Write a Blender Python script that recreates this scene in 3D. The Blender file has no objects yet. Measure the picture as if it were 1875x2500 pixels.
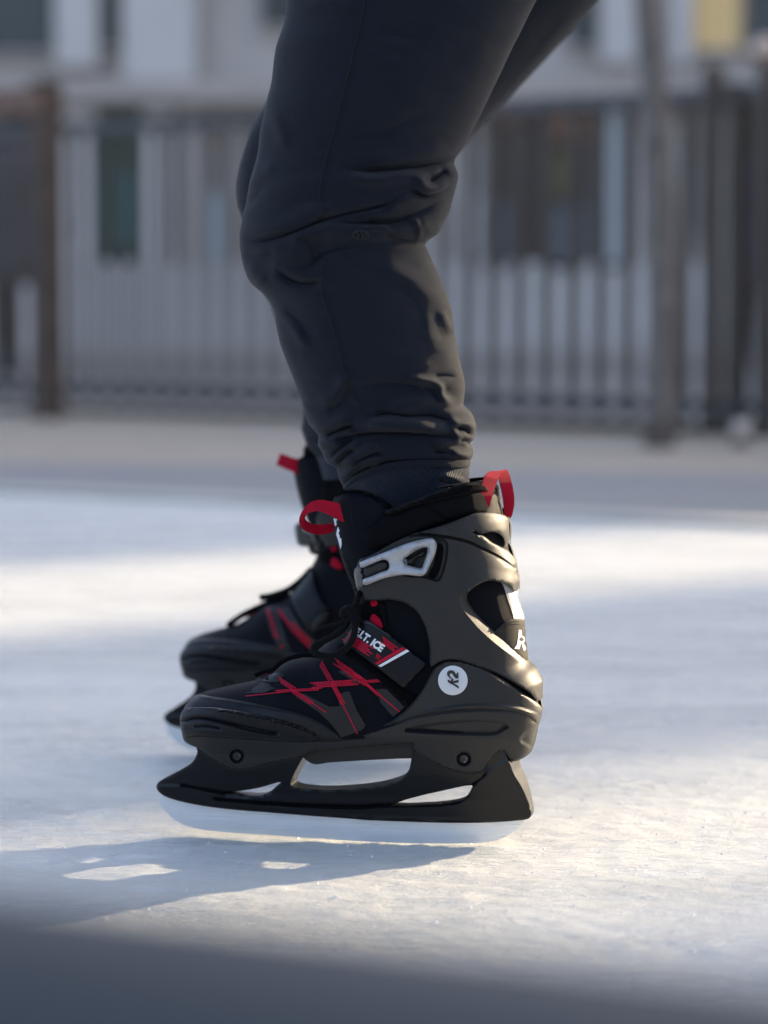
import bpy, bmesh, math, random
import numpy as np
from mathutils import Vector, geometry

random.seed(7); np.random.seed(7)
SC = bpy.context.scene
COL = SC.collection
R = math.radians

# ------------------------------------------------------------------ camera, sky, sun, exposure
PW, PH, FPX = 1875.0, 2500.0, 1875.0 * 85 / 24      # photo size and focal length in photo pixels
CAM_H, HORIZON = 0.447, 740.0
PITCH = math.atan((PH / 2 - HORIZON) / FPX)
cam_d = bpy.data.cameras.new('camera'); cam = bpy.data.objects.new('camera', cam_d); COL.objects.link(cam)
cam_d.sensor_fit = 'HORIZONTAL'; cam_d.sensor_width = 24; cam_d.lens = 85
cam_d.clip_start = 0.02; cam_d.clip_end = 2000
cam.location = (0, 0, CAM_H); cam.rotation_euler = (R(90) - PITCH, 0, 0)
cam_d.dof.use_dof = True; cam_d.dof.focus_distance = 2.20; cam_d.dof.aperture_fstop = 3.3; cam_d.dof.aperture_blades = 0
SC.camera = cam

SUN_DIR = Vector((0.829, 0.559, 0)).normalized()       # horizontal direction towards the sun
SUN_EL = R(15)
world = bpy.data.worlds.new('World'); SC.world = world; world.use_nodes = True
wn = world.node_tree; bg = wn.nodes['Background']
sky = wn.nodes.new('ShaderNodeTexSky'); sky.sky_type = 'NISHITA'; sky.sun_disc = False
sky.sun_elevation = SUN_EL; sky.sun_rotation = math.atan2(SUN_DIR.x, SUN_DIR.y)
sky.air_density = 0.6; sky.dust_density = 6.0; sky.ozone_density = 0.5
wn.links.new(sky.outputs[0], bg.inputs[0]); bg.inputs[1].default_value = 0.15
sun_d = bpy.data.lights.new('sun', 'SUN'); sun = bpy.data.objects.new('sun', sun_d); COL.objects.link(sun)
sun_d.energy = 2.75; sun_d.angle = R(0.7); sun_d.color = (1.0, 0.80, 0.54)
sdir = Vector((SUN_DIR.x * math.cos(SUN_EL), SUN_DIR.y * math.cos(SUN_EL), math.sin(SUN_EL)))
sun.rotation_euler = sdir.to_track_quat('Z', 'Y').to_euler()
vs = SC.view_settings
vs.view_transform = 'Standard'; vs.look = 'None'; vs.gamma = 1; vs.use_curve_mapping = False; vs.exposure = 2.22
SC.cycles.use_denoising = True
SC.cycles.max_bounces = 8
SC.cycles.sample_clamp_indirect = 6.0

# ------------------------------------------------------------------ pixel rays
CP, SP = math.cos(PITCH), math.sin(PITCH)
def ray(px, py):
    px = np.asarray(px, float); py = np.asarray(py, float)
    a = (px - PW / 2) / FPX; b = (PH / 2 - py) / FPX
    return np.stack([a, CP + b * SP, -SP + b * CP], -1)
def ground(px, py, z=0.0):
    d = ray(px, py); t = (z - CAM_H) / d[..., 2]
    return np.array([0, 0, CAM_H]) + d * t[..., None] if d.ndim > 1 else np.array([0, 0, CAM_H]) + d * t
def at_y(px, py, Y):
    d = ray(px, py); t = Y / d[..., 1]
    return np.array([0, 0, CAM_H]) + d * (t[..., None] if d.ndim > 1 else t)

# zoom windows the outlines were read in: tag -> (x0, y0, pixels per unit)
ZW = {'1': (650, 1100, 700), '2': (380, 1500, 700), '3': (850, 1600, 500), '4': (500, 0, 1000), '8': (380, 1050, 500),
      'A': (700, 1150, 400), 'B': (1000, 1120, 340), 'C': (640, 1400, 440), 'D': (1040, 1440, 300), 'E': (700, 900, 520),
      'F': (560, 250, 620), 'P': (0, 0, 1659)}
def Z(s):
    """'1 10,20 30,40 2 50,60' -> pixel points; a bare token switches the window"""
    out, w = [], ZW['P']
    for t in s.split():
        if ',' in t:
            u, v = t.split(',')[:2]; k = w[2] / 1659.0
            out.append((w[0] + float(u) * k, w[1] + float(v) * k))
        else:
            w = ZW[t]
    return np.array(out)

# ------------------------------------------------------------------ materials
MAT = {}
def nodes(m): return m.node_tree.nodes, m.node_tree.links
def mat(name, col, rough=0.5, metal=0.0, spec=0.5, sheen=0.0, noise=None, bump=None, coat=0.0, var=0.0, emit=None):
    if name in MAT: return MAT[name]
    m = bpy.data.materials.new(name); m.use_nodes = True; MAT[name] = m
    N, L = nodes(m); b = N['Principled BSDF']
    b.inputs['Base Color'].default_value = (*col, 1); b.inputs['Roughness'].default_value = rough
    b.inputs['Metallic'].default_value = metal; b.inputs['Specular IOR Level'].default_value = spec
    b.inputs['Sheen Weight'].default_value = sheen; b.inputs['Coat Weight'].default_value = coat
    b.inputs['Sheen Roughness'].default_value = 0.45
    if emit: b.inputs['Emission Color'].default_value = (*emit[0], 1); b.inputs['Emission Strength'].default_value = emit[1]
    tc = N.new('ShaderNodeTexCoord')
    if var:
        n = N.new('ShaderNodeTexNoise'); n.inputs['Scale'].default_value = noise or 40; n.inputs['Detail'].default_value = 5
        L.new(tc.outputs['Object'], n.inputs['Vector'])
        r = N.new('ShaderNodeMapRange'); r.inputs[1].default_value = 0.3; r.inputs[2].default_value = 0.7
        r.inputs[3].default_value = 1 - var; r.inputs[4].default_value = 1 + var
        L.new(n.outputs['Fac'], r.inputs[0])
        mx = N.new('ShaderNodeVectorMath'); mx.operation = 'SCALE'; mx.inputs[0].default_value = col
        L.new(r.outputs[0], mx.inputs['Scale']); L.new(mx.outputs[0], b.inputs['Base Color'])
        r2 = N.new('ShaderNodeMapRange'); r2.inputs[3].default_value = rough - 0.08; r2.inputs[4].default_value = min(1, rough + 0.08)
        L.new(n.outputs['Fac'], r2.inputs[0]); L.new(r2.outputs[0], b.inputs['Roughness'])
    if bump:
        sc, st = bump
        n = N.new('ShaderNodeTexNoise'); n.inputs['Scale'].default_value = sc; n.inputs['Detail'].default_value = 3
        L.new(tc.outputs['Object'], n.inputs['Vector'])
        bp = N.new('ShaderNodeBump'); bp.inputs['Strength'].default_value = st; bp.inputs['Distance'].default_value = 0.6 / sc
        L.new(n.outputs['Fac'], bp.inputs['Height']); L.new(bp.outputs[0], b.inputs['Normal'])
    return m
def weave(name, col, rough, sheen, scale, strength, uvw=None, spec=0.3, var=0.12):
    """woven cloth: two crossed waves as fine relief"""
    if name in MAT: return MAT[name]
    m = mat(name, col, rough, spec=spec, sheen=sheen, var=var, noise=420)
    N, L = nodes(m); b = N['Principled BSDF']; tc = N.new('ShaderNodeTexCoord')
    mp = N.new('ShaderNodeMapping'); mp.inputs['Rotation'].default_value = (0, R(38), 0)
    L.new(tc.outputs['Object'], mp.inputs['Vector'])
    w = []
    for d in ('X', 'Z'):
        t = N.new('ShaderNodeTexWave'); t.bands_direction = d; t.inputs['Scale'].default_value = scale
        t.inputs['Distortion'].default_value = 0.6; t.inputs['Detail'].default_value = 1
        L.new(mp.outputs[0], t.inputs['Vector']); w.append(t)
    mu = N.new('ShaderNodeMath'); mu.operation = 'MULTIPLY'
    L.new(w[0].outputs['Fac'], mu.inputs[0]); L.new(w[1].outputs['Fac'], mu.inputs[1])
    bp = N.new('ShaderNodeBump'); bp.inputs['Strength'].default_value = strength; bp.inputs['Distance'].default_value = 0.0004
    L.new(mu.outputs[0], bp.inputs['Height']); L.new(bp.outputs[0], b.inputs['Normal'])
    return m

PLASTIC = mat('satin_black_plastic', (0.0170, 0.0168, 0.0166), 0.46, spec=0.30, bump=(2300, 0.6), var=0.10, noise=60)
HOLDER = mat('matt_black_plastic', (0.0032, 0.0036, 0.0046), 0.34, spec=0.34, bump=(1500, 0.10), var=0.1, noise=50)
RUBBER = mat('toe_rubber', (0.0035, 0.0039, 0.0053), 0.44, spec=0.28, bump=(900, 0.12), var=0.15, noise=70)
MESHCLOTH = weave('dark_navy_cloth', (0.0014, 0.0020, 0.0050), 0.60, 0.0, 900, 0.5, spec=0.11)
DARKCLOTH = weave('black_cloth', (0.0016, 0.0017, 0.0028), 0.7, 0.0, 1200, 0.6, spec=0.11)
FLEECE = mat('black_fleece', (0.0022, 0.0022, 0.0028), 0.95, sheen=0.03, bump=(700, 1.0), spec=0.05)
NUBUCK = mat('black_patch', (0.024, 0.021, 0.0165), 0.7, spec=0.2, bump=(1200, 0.4), var=0.2, noise=120)
RED = weave('red_webbing', (0.40, 0.0025, 0.022), 0.65, 0.0, 520, 0.9, spec=0.12)
REDPRINT = mat('red_print', (0.40, 0.0010, 0.024), 0.55, spec=0.2, var=0.12, noise=150)
REDLINE = mat('faded_red_print', (0.34, 0.010, 0.028), 0.5, spec=0.4, var=0.15, noise=150)
GREYPRINT_HIGHLIGHT = mat('grey_print_and_highlight', (0.012, 0.0118, 0.0122), 0.45, spec=0.25, var=0.25, noise=60)
GREYPRINT2 = mat('dark_grey_print', (0.0085, 0.0085, 0.0105), 0.45, spec=0.3, var=0.25, noise=60)
WHITEPRINT = mat('white_print', (0.66, 0.67, 0.69), 0.45, spec=0.4)
TAPE = mat('silver_reflective_tape', (0.42, 0.41, 0.40), 0.42, metal=0.15, spec=0.5, bump=(900, 0.1), var=0.05)
SILVER = mat('silver_buckle', (0.36, 0.365, 0.38), 0.42, metal=0.3, spec=0.5, bump=(1500, 0.05), var=0.06)
STEEL = mat('blade_steel', (0.74, 0.76, 0.775), 0.36, metal=0.5, spec=0.5, var=0.03, noise=30)
def brushed(m):
    N, L = nodes(m); b = N['Principled BSDF']; tc = N.new('ShaderNodeTexCoord'); mp = N.new('ShaderNodeMapping'); mp.inputs['Scale'].default_value = (4, 1, 420)
    n = N.new('ShaderNodeTexNoise'); n.inputs['Scale'].default_value = 2.0; n.inputs['Detail'].default_value = 6
    L.new(tc.outputs['Object'], mp.inputs[0]); L.new(mp.outputs[0], n.inputs['Vector'])
    r = N.new('ShaderNodeMapRange'); r.inputs[1].default_value = 0.35; r.inputs[2].default_value = 0.65; r.inputs[3].default_value = 0.26; r.inputs[4].default_value = 0.42
    L.new(n.outputs['Fac'], r.inputs[0]); L.new(r.outputs[0], b.inputs['Roughness'])
    bp = N.new('ShaderNodeBump'); bp.inputs['Strength'].default_value = 0.10; bp.inputs['Distance'].default_value = 0.0005
    L.new(n.outputs['Fac'], bp.inputs['Height']); L.new(bp.outputs[0], b.inputs['Normal'])
brushed(STEEL)
BOLT = mat('bolt_steel', (0.16, 0.165, 0.18), 0.35, metal=0.8)
LACE = mat('black_lace', (0.0020, 0.0020, 0.0026), 0.75, sheen=0.03, bump=(1400, 0.8), spec=0.12)
THREAD = mat('black_thread', (0.004, 0.004, 0.005), 0.8)
BADGE = mat('badge_white', (0.56, 0.565, 0.575), 0.4, metal=0.1, spec=0.5)
INK = mat('black_ink', (0.010, 0.010, 0.012), 0.4)

# ------------------------------------------------------------------ mesh helpers
def mesh_obj(name, V, F, m, parent=None, sharp=None, uvs=None, label=None, weld=0.0, flat=False, recalc=True):
    me = bpy.data.meshes.new(name)
    if FLIPY < 0: V = [(v[0], -v[1], v[2]) for v in V]
    me.from_pydata([tuple(map(float, v)) for v in V], [], [tuple(map(int, f)) for f in F])
    if uvs is not None:
        lay = me.uv_layers.new(name='UVMap'); li = np.zeros(len(me.loops), np.int32); me.loops.foreach_get('vertex_index', li)
        lay.data.foreach_set('uv', np.asarray(uvs, np.float32)[li].ravel())
    if weld or recalc:
        bm = bmesh.new(); bm.from_mesh(me)
        if weld: bmesh.ops.remove_doubles(bm, verts=bm.verts, dist=weld)
        if recalc: bmesh.ops.recalc_face_normals(bm, faces=bm.faces)
        bm.to_mesh(me); bm.free()
    if not flat:
        me.polygons.foreach_set('use_smooth', [True] * len(me.polygons))
        if sharp: me.set_sharp_from_angle(angle=R(sharp))
    me.materials.append(m)
    o = bpy.data.objects.new(name, me); COL.objects.link(o)
    if parent: o.parent = parent
    if label: o['label'] = label
    return o
def tag(o, label, cat=None, group=None, kind=None):
    if label: o['label'] = label
    if cat: o['category'] = cat
    if group: o['group'] = group
    if kind: o['kind'] = kind
    return o
def empty(name, loc, rz=0.0):
    o = bpy.data.objects.new(name, None); COL.objects.link(o); o.location = loc; o.rotation_euler = (0, 0, rz)
    o.empty_display_size = 0.1
    return o
class MB:
    def __init__(s): s.V = []; s.F = []
    def box(s, c, d, rz=0.0, taper=1.0):
        b = len(s.V); cx, cy, cz = c; dx, dy, dz = d[0] / 2, d[1] / 2, d[2] / 2; cr, sr = math.cos(rz), math.sin(rz)
        for k in (-1, 1):
            t = 1 if k < 0 else taper
            for (i, j) in ((-1, -1), (1, -1), (1, 1), (-1, 1)):
                x, y = i * dx * t, j * dy * t
                s.V.append((cx + x * cr - y * sr, cy + x * sr + y * cr, cz + k * dz))
        for f in ((3, 2, 1, 0), (4, 5, 6, 7), (0, 1, 5, 4), (1, 2, 6, 5), (2, 3, 7, 6), (3, 0, 4, 7)): s.F.append([b + q for q in f])
        return s
    def tube(s, P, r, n=10, cap=True):
        P = [Vector(p) for p in P]; b = len(s.V); m = len(P)
        rr = r if hasattr(r, '__len__') else [r] * m
        up = Vector((0.31, 0.87, 0.38))
        for i, p in enumerate(P):
            t = (P[min(i + 1, m - 1)] - P[max(i - 1, 0)]).normalized()
            a = t.cross(up)
            if a.length < 1e-4: a = t.cross(Vector((1, 0, 0)))
            a.normalize(); c = t.cross(a); up = -a.cross(t) if False else up
            for k in range(n):
                th = 2 * math.pi * k / n
                s.V.append(tuple(p + (a * math.cos(th) + c * math.sin(th)) * rr[i]))
        for i in range(m - 1):
            for k in range(n):
                k2 = (k + 1) % n
                s.F.append([b + i * n + k, b + i * n + k2, b + (i + 1) * n + k2, b + (i + 1) * n + k])
        if cap:
            s.F.append([b + k for k in range(n)][::-1]); s.F.append([b + (m - 1) * n + k for k in range(n)])
        return s
    def build(s, name, m, parent=None, **kw):
        return mesh_obj(name, s.V, s.F, m, parent, **kw)

def spline(P, n=8, closed=False, sharp=()):
    """Catmull-Rom (centripetal-like) resample; indices in sharp stay corners"""
    P = np.asarray(P, float); m = len(P); out = []
    rng = range(m if closed else m - 1)
    for i in rng:
        p1, p2 = P[i], P[(i + 1) % m]
        p0 = P[(i - 1) % m] if (closed or i > 0) else p1
        p3 = P[(i + 2) % m] if (closed or i + 2 < m) else p2
        if i in sharp: p0 = p1
        if (i + 1) % m in sharp: p3 = p2
        d = np.linalg.norm(p2 - p1) + 1e-9
        d0 = np.linalg.norm(p1 - p0) + 1e-9; d3 = np.linalg.norm(p3 - p2) + 1e-9
        m1 = (p2 - p0) / (d + d0) * d if i not in sharp else (p2 - p1)
        m2 = (p3 - p1) / (d + d3) * d if (i + 1) % m not in sharp else (p2 - p1)
        k = n if isinstance(n, int) else max(1, int(round(d / n)))
        for q in range(k):
            t = q / k; t2, t3 = t * t, t * t * t
            out.append((2 * t3 - 3 * t2 + 1) * p1 + (t3 - 2 * t2 + t) * m1 + (-2 * t3 + 3 * t2) * p2 + (t3 - t2) * m2)
    if not closed: out.append(P[-1])
    return np.array(out)
def seg_dist(Q, P, closed=True):
    """distance of points Q to polyline P"""
    A = P; B = np.roll(P, -1, 0)
    if not closed: A, B = A[:-1], B[:-1]
    best = np.full(len(Q), 1e9)
    for i in range(0, len(Q), 20000):
        q = Q[i:i + 20000, None, :]; ab = (B - A)[None]; t = ((q - A[None]) * ab).sum(-1) / ((ab ** 2).sum(-1) + 1e-12)
        t = np.clip(t, 0, 1); d = q - (A[None] + ab * t[..., None])
        best[i:i + 20000] = np.sqrt((d ** 2).sum(-1)).min(1)
    return best
def inside(Q, P):
    x, y = Q[:, 0], Q[:, 1]; r = np.zeros(len(Q), bool); B = np.roll(P, -1, 0)
    for (x1, y1), (x2, y2) in zip(P, B):
        c = (y1 > y) != (y2 > y)
        if c.any():
            xs = (x2 - x1) * (y - y1) / (y2 - y1 + 1e-15) + x1
            r ^= c & (x < xs)
    return r
def offset_line(P, o, closed=False):
    t = (np.roll(P, -1, 0) - np.roll(P, 1, 0)) if closed else np.gradient(P, axis=0)
    n = np.stack([-t[:, 1], t[:, 0]], 1); n /= np.linalg.norm(n, axis=1)[:, None] + 1e-9
    return P + n * o
def triangulate(outer, holes, res, feats=None):
    loops = [outer] + holes; V = []; E = []
    for lp in loops:
        b = len(V); V += [tuple(p) for p in lp]; n = len(lp)
        E += [(b + i, b + (i + 1) % n) for i in range(n)]
    lo, hi = outer.min(0), outer.max(0)
    g = []
    ys = np.arange(lo[1] + res * 0.3, hi[1], res * 0.866)
    for j, y in enumerate(ys):
        xs = np.arange(lo[0] + (0.5 * res if j % 2 else 0), hi[0], res); g.append(np.stack([xs, np.full(len(xs), y)], 1))
    if g:
        g = np.concatenate(g); k = inside(g, outer)
        for h in holes: k &= ~inside(g, h)
        g = g[k]
        if len(g):
            d = seg_dist(g, outer)
            for h in holes: d = np.minimum(d, seg_dist(g, h))
            g = g[d > res * 0.55]
            if feats is not None and len(feats):
                k = inside(feats, outer)
                for h in holes: k &= ~inside(feats, h)
                ft = feats[k]; df = seg_dist(ft, outer) if len(ft) else np.zeros(0)
                for h in holes: df = np.minimum(df, seg_dist(ft, h))
                ft = ft[df > 1.2]
                if len(ft):
                    keep = np.ones(len(g), bool)
                    for i in range(0, len(g), 4000): keep[i:i + 4000] = ((g[i:i + 4000, None] - ft[None]) ** 2).sum(-1).min(1) > (res * 0.5) ** 2
                    g = np.concatenate([g[keep], ft])
            V += [tuple(p) for p in g]
    v, e, f, ov, oe, of = geometry.delaunay_2d_cdt([Vector(p) for p in V], E, [], 0, 1e-5)
    V2 = np.array([tuple(p) for p in v]); F2 = [tuple(t) for t in f]
    c = np.array([V2[list(t)].mean(0) for t in F2]); k = inside(c, outer)
    for h in holes: k &= ~inside(c, h)
    return V2, [t for t, q in zip(F2, k) if q]

# ------------------------------------------------------------------ local frame of the near skate
YAW = R(11)
O = ground(1100, 2061)                                # where the blade touches the ice
cy_, sy_ = math.cos(YAW), math.sin(YAW)
RM = np.array([[cy_, sy_, 0], [-sy_, cy_, 0], [0, 0, 1.0]])   # columns: skate axes (x toe->heel, y away, z up) in the world
FLIPY = 1.0
def to_local(v): return v @ RM
CAML = to_local(np.array([0, 0, CAM_H]) - O)
def loc(px, py, Y=0.0):
    """point of the pixel's ray on the plane y = Y of the skate"""
    d = to_local(ray(px, py)); t = (Y - CAML[1]) / d[..., 1]
    return CAML + d * t[..., None] if d.ndim > 1 else CAML + d * t
def loc2(P, Y=0.0):
    q = loc(P[:, 0], P[:, 1], Y); return q[:, [0, 2]]

GX = np.arange(-0.31, 0.131, 0.001); GZ = np.arange(-0.03, 0.421, 0.001)
class Field:
    """half width of a body over its side view: full inside, rounding to nothing at the outline"""
    def __init__(s, outline_px, W, Rr, blur=6, power=2.0):
        s.W = W
        P = loc2(np.asarray(outline_px)); gx, gz = np.meshgrid(GX, GZ); Q = np.stack([gx.ravel(), gz.ravel()], 1)
        d = seg_dist(Q, P) * np.where(inside(Q, P), 1, -1); d = d.reshape(gx.shape)
        for _ in range(blur):
            d[1:-1, 1:-1] = (d[1:-1, 1:-1] * 2 + d[:-2, 1:-1] + d[2:, 1:-1] + d[1:-1, :-2] + d[1:-1, 2:]) / 6
        u = np.clip(d / Rr, 0, 1)
        s.g = (1 - (1 - u) ** power) ** (1 / power) * W(gx, gz)
    def __call__(s, x, z):
        fx = np.clip((x - GX[0]) / 0.001, 0, len(GX) - 1.001); fz = np.clip((z - GZ[0]) / 0.001, 0, len(GZ) - 1.001)
        i = fx.astype(int); j = fz.astype(int); a = fx - i; b = fz - j; g = s.g
        return (g[j, i] * (1 - a) + g[j, i + 1] * a) * (1 - b) + (g[j + 1, i] * (1 - a) + g[j + 1, i + 1] * a) * b
def on(P, fld, extra):
    """pixels -> points on the near surface y = -(field + extra)"""
    P = np.asarray(P, float); d = to_local(ray(P[:, 0], P[:, 1])); extra = np.broadcast_to(extra, (len(P),))
    a = np.full(len(P), -0.11); b = np.full(len(P), 0.012)
    for _ in range(22):
        m = (a + b) / 2; q = CAML + d * ((m - CAML[1]) / d[:, 1])[:, None]
        s = m + fld(q[:, 0], q[:, 2]) + extra; neg = s < 0
        a = np.where(neg, m, a); b = np.where(neg, b, m)
    m = (a + b) / 2
    return CAML + d * ((m - CAML[1]) / d[:, 1])[:, None]

def panel(name, outer, fld, off, m, parent, thick=0.003, bevel=4.0, depth=None, res=8.0, side='both', holes=(), grooves=(), through=False, step=6.0, sharp=(), sharp_angle=50, smooth=True, label=None, bump=()):
    """a sheet cut to the outline (pixels), laid on a body's near face (and mirrored to its far face), with real edges"""
    o2 = spline(outer, step, True, sharp) if smooth else spline(outer, step, True, range(len(outer)))
    h2 = [spline(h, step, True) for h in holes]
    fe = []
    for (pl, dep, wid) in grooves:
        S = spline(pl, 3.0); fe += [S, offset_line(S, wid * 0.8), offset_line(S, -wid * 0.8), offset_line(S, wid * 1.7), offset_line(S, -wid * 1.7)]
    for (pl, hgt, soft) in bump:
        if soft <= 20: S = spline(pl, 3.5, True); fe += [offset_line(S, soft / 2, True), offset_line(S, -soft / 2, True)]
    V, F = triangulate(o2, h2, res, np.concatenate(fe) if fe else None)
    d = seg_dist(V, o2)
    for h in h2: d = np.minimum(d, seg_dist(V, h))
    depth = (thick * 0.6 if depth is None else depth)
    u = np.clip(d / max(bevel, 1e-3), 0, 1)
    ex = off - depth * (1 - np.sqrt(np.clip(1 - (1 - u) ** 2, 0, 1)))
    for (pl, dep, wid) in grooves:
        g = seg_dist(V, spline(pl, 6.0), False); ex = ex - dep * np.exp(-(g / wid) ** 2)
    for (pl, hgt, soft) in bump:                       # raised or sunk area
        pp = spline(pl, 6.0, True); g = seg_dist(V, pp) * np.where(inside(V, pp), 1, -1)
        ex = ex + hgt * np.clip(0.5 + g / soft, 0, 1)
    A = on(V, fld, ex)
    n = len(V)
    # boundary edges
    cnt = {}
    for f in F:
        for i in range(len(f)):
            a, b = f[i], f[(i + 1) % len(f)]
            k = (min(a, b), max(a, b)); cnt[k] = cnt.get(k, []) + [(a, b)]
    be = [v[0] for v in cnt.values() if len(v) == 1]
    M = A.copy(); M[:, 1] = -M[:, 1]
    VV, FF = [], []
    def add(front, other):
        b = len(VV); VV.extend(front); VV.extend(other)
        FF.extend([tuple(b + i for i in f) for f in F])
        FF.extend([tuple(b + n + i for i in f[::-1]) for f in F])
        FF.extend([(b + y, b + x, b + n + x, b + n + y) for x, y in be])
    if through:
        add(A, M)
    else:
        I = A.copy(); I[:, 1] = np.minimum(I[:, 1] + thick, np.maximum(I[:, 1], 0.0) + 1e-4) if side != 'near1' else I[:, 1] + thick
        J = I.copy(); J[:, 1] = -J[:, 1]
        if side in ('both', 'near', 'near1'): add(A, I)
        if side == 'both' and np.abs(A[:, 1]).min() > 2e-4:        # near and far pieces do not touch: two parts
            add2 = (list(VV), list(FF)); VV.clear(); FF.clear(); add(M, J)
            mesh_obj(name, VV, FF, m, parent, sharp=sharp_angle, weld=1e-5)
            return mesh_obj(name, add2[0], add2[1], m, parent, sharp=sharp_angle, weld=1e-5, label=label)
        if side in ('both', 'far'): add(M, J)
    return mesh_obj(name, VV, FF, m, parent, sharp=sharp_angle, weld=1e-5, label=label)

def ribbon(name, A, B, ya, yb, m, parent, t=0.0012, n=10):
    """webbing strip between two edges (pixels) at given depths"""
    A = spline(A, n); B = spline(B, n); k = min(len(A), len(B))
    def rs(P, y):
        i = np.linspace(0, 1, 60); s = np.linspace(0, 1, len(P)); ys = np.interp(i, np.linspace(0, 1, len(y)), y)
        p = np.stack([np.interp(i, s, P[:, 0]), np.interp(i, s, P[:, 1])], 1)
        return np.array([loc(p[q, 0], p[q, 1], ys[q]) for q in range(60)])
    a, b = rs(A, ya), rs(B, yb); V = []; F = []
    for i in range(60):
        tan = a[min(i + 1, 59)] - a[max(i - 1, 0)]; w = b[i] - a[i]; nn = np.cross(tan, w); nn /= np.linalg.norm(nn) + 1e-9
        for s in (0, t):
            for q in range(6): V.append(a[i] + w * q / 5 + nn * s)
    def id(i, s, q): return i * 12 + s * 6 + q
    for i in range(59):
        for q in range(5):
            F.append((id(i, 0, q), id(i, 0, q + 1), id(i + 1, 0, q + 1), id(i + 1, 0, q)))
            F.append((id(i, 1, q), id(i + 1, 1, q), id(i + 1, 1, q + 1), id(i, 1, q + 1)))
        for q in (0, 5): F.append((id(i, 0, q), id(i + 1, 0, q), id(i + 1, 1, q), id(i, 1, q)))
    for i in (0, 59):
        for q in range(5): F.append((id(i, 0, q), id(i, 1, q), id(i, 1, q + 1), id(i, 0, q + 1)))
    return mesh_obj(name, V, F, m, parent, sharp=50)

def text_mesh(body, shear=0.0, bold=0.0):
    c = bpy.data.curves.new('txt', 'FONT'); c.body = body; c.shear = shear; c.offset = bold; c.resolution_u = 4
    o = bpy.data.objects.new('txt', c); COL.objects.link(o)
    dg = bpy.context.evaluated_depsgraph_get(); me = bpy.data.meshes.new_from_object(o.evaluated_get(dg))
    V = np.array([v.co[:2] for v in me.vertices]); F = [tuple(p.vertices) for p in me.polygons]
    bpy.data.objects.remove(o); bpy.data.curves.remove(c); bpy.data.meshes.remove(me)
    V = V - V.min(0); V = V / V.max(0)
    return V, F
def lettering(name, body, p0, p1, q0, fld, off, m, parent, shear=0.0, bold=0.0, side='near'):
    """p0 = start of baseline, p1 = end of baseline, q0 = top of first letter (pixels)"""
    V, F = text_mesh(body, shear, bold); p0, p1, q0 = map(np.array, (p0, p1, q0))
    P = p0 + V[:, :1] * (p1 - p0) + V[:, 1:2] * (q0 - p0)
    A = on(P, fld, off)
    return mesh_obj(name, A, F, m, parent)

# ================================================================== SETTING
def flat_sheet(name, pts, z, m, label=None):
    o = mesh_obj(name, [(p[0], p[1], z) for p in pts], [tuple(range(len(pts)))], m, flat=True); o['kind'] = 'structure'
    if label: o['label'] = label
    return o
def surface(name, c1, c2, scale, rough, bumps, stretch=(1, 1, 1), spec=0.5, rotz=0.0, speck=None):
    """ground material: two tones mixed by noise, relief from several noises"""
    m = bpy.data.materials.new(name); m.use_nodes = True; N, L = nodes(m); b = N['Principled BSDF']
    tc = N.new('ShaderNodeTexCoord'); mp = N.new('ShaderNodeMapping'); mp.inputs['Scale'].default_value = stretch
    mp.inputs['Rotation'].default_value = (0, 0, rotz); mp.inputs['Location'].default_value = (7.7, 3.3, 1.1); L.new(tc.outputs['Object'], mp.inputs['Vector'])
    n = N.new('ShaderNodeTexNoise'); n.inputs['Scale'].default_value = scale; n.inputs['Detail'].default_value = 8; n.inputs['Roughness'].default_value = 0.65
    L.new(mp.outputs[0], n.inputs['Vector'])
    r = N.new('ShaderNodeValToRGB'); r.color_ramp.elements[0].position = 0.35; r.color_ramp.elements[1].position = 0.68
    r.color_ramp.elements[0].color = (*c1, 1); r.color_ramp.elements[1].color = (*c2, 1)
    L.new(n.outputs['Fac'], r.inputs[0]); L.new(r.outputs[0], b.inputs['Base Color'])
    b.inputs['Roughness'].default_value = rough; b.inputs['Specular IOR Level'].default_value = spec
    mr = N.new('ShaderNodeMapRange'); mr.inputs[3].default_value = rough - 0.12; mr.inputs[4].default_value = rough + 0.12
    L.new(n.outputs['Fac'], mr.inputs[0]); L.new(mr.outputs[0], b.inputs['Roughness'])
    prev = None
    for sc, st, dist, strch in bumps:
        m2 = N.new('ShaderNodeMapping'); m2.inputs['Scale'].default_value = strch; m2.inputs['Rotation'].default_value = (0, 0, rotz)
        m2.inputs['Location'].default_value = (13.7, 5.3, 2.1); L.new(tc.outputs['Object'], m2.inputs['Vector'])
        q = N.new('ShaderNodeTexNoise'); q.inputs['Scale'].default_value = sc; q.inputs['Detail'].default_value = 6; q.inputs['Roughness'].default_value = 0.7
        L.new(m2.outputs[0], q.inputs['Vector'])
        bp = N.new('ShaderNodeBump'); bp.inputs['Strength'].default_value = st; bp.inputs['Distance'].default_value = dist
        L.new(q.outputs['Fac'], bp.inputs['Height'])
        if prev: L.new(prev.outputs[0], bp.inputs['Normal'])
        prev = bp
    if prev: L.new(prev.outputs[0], b.inputs['Normal'])
    return m

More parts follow.
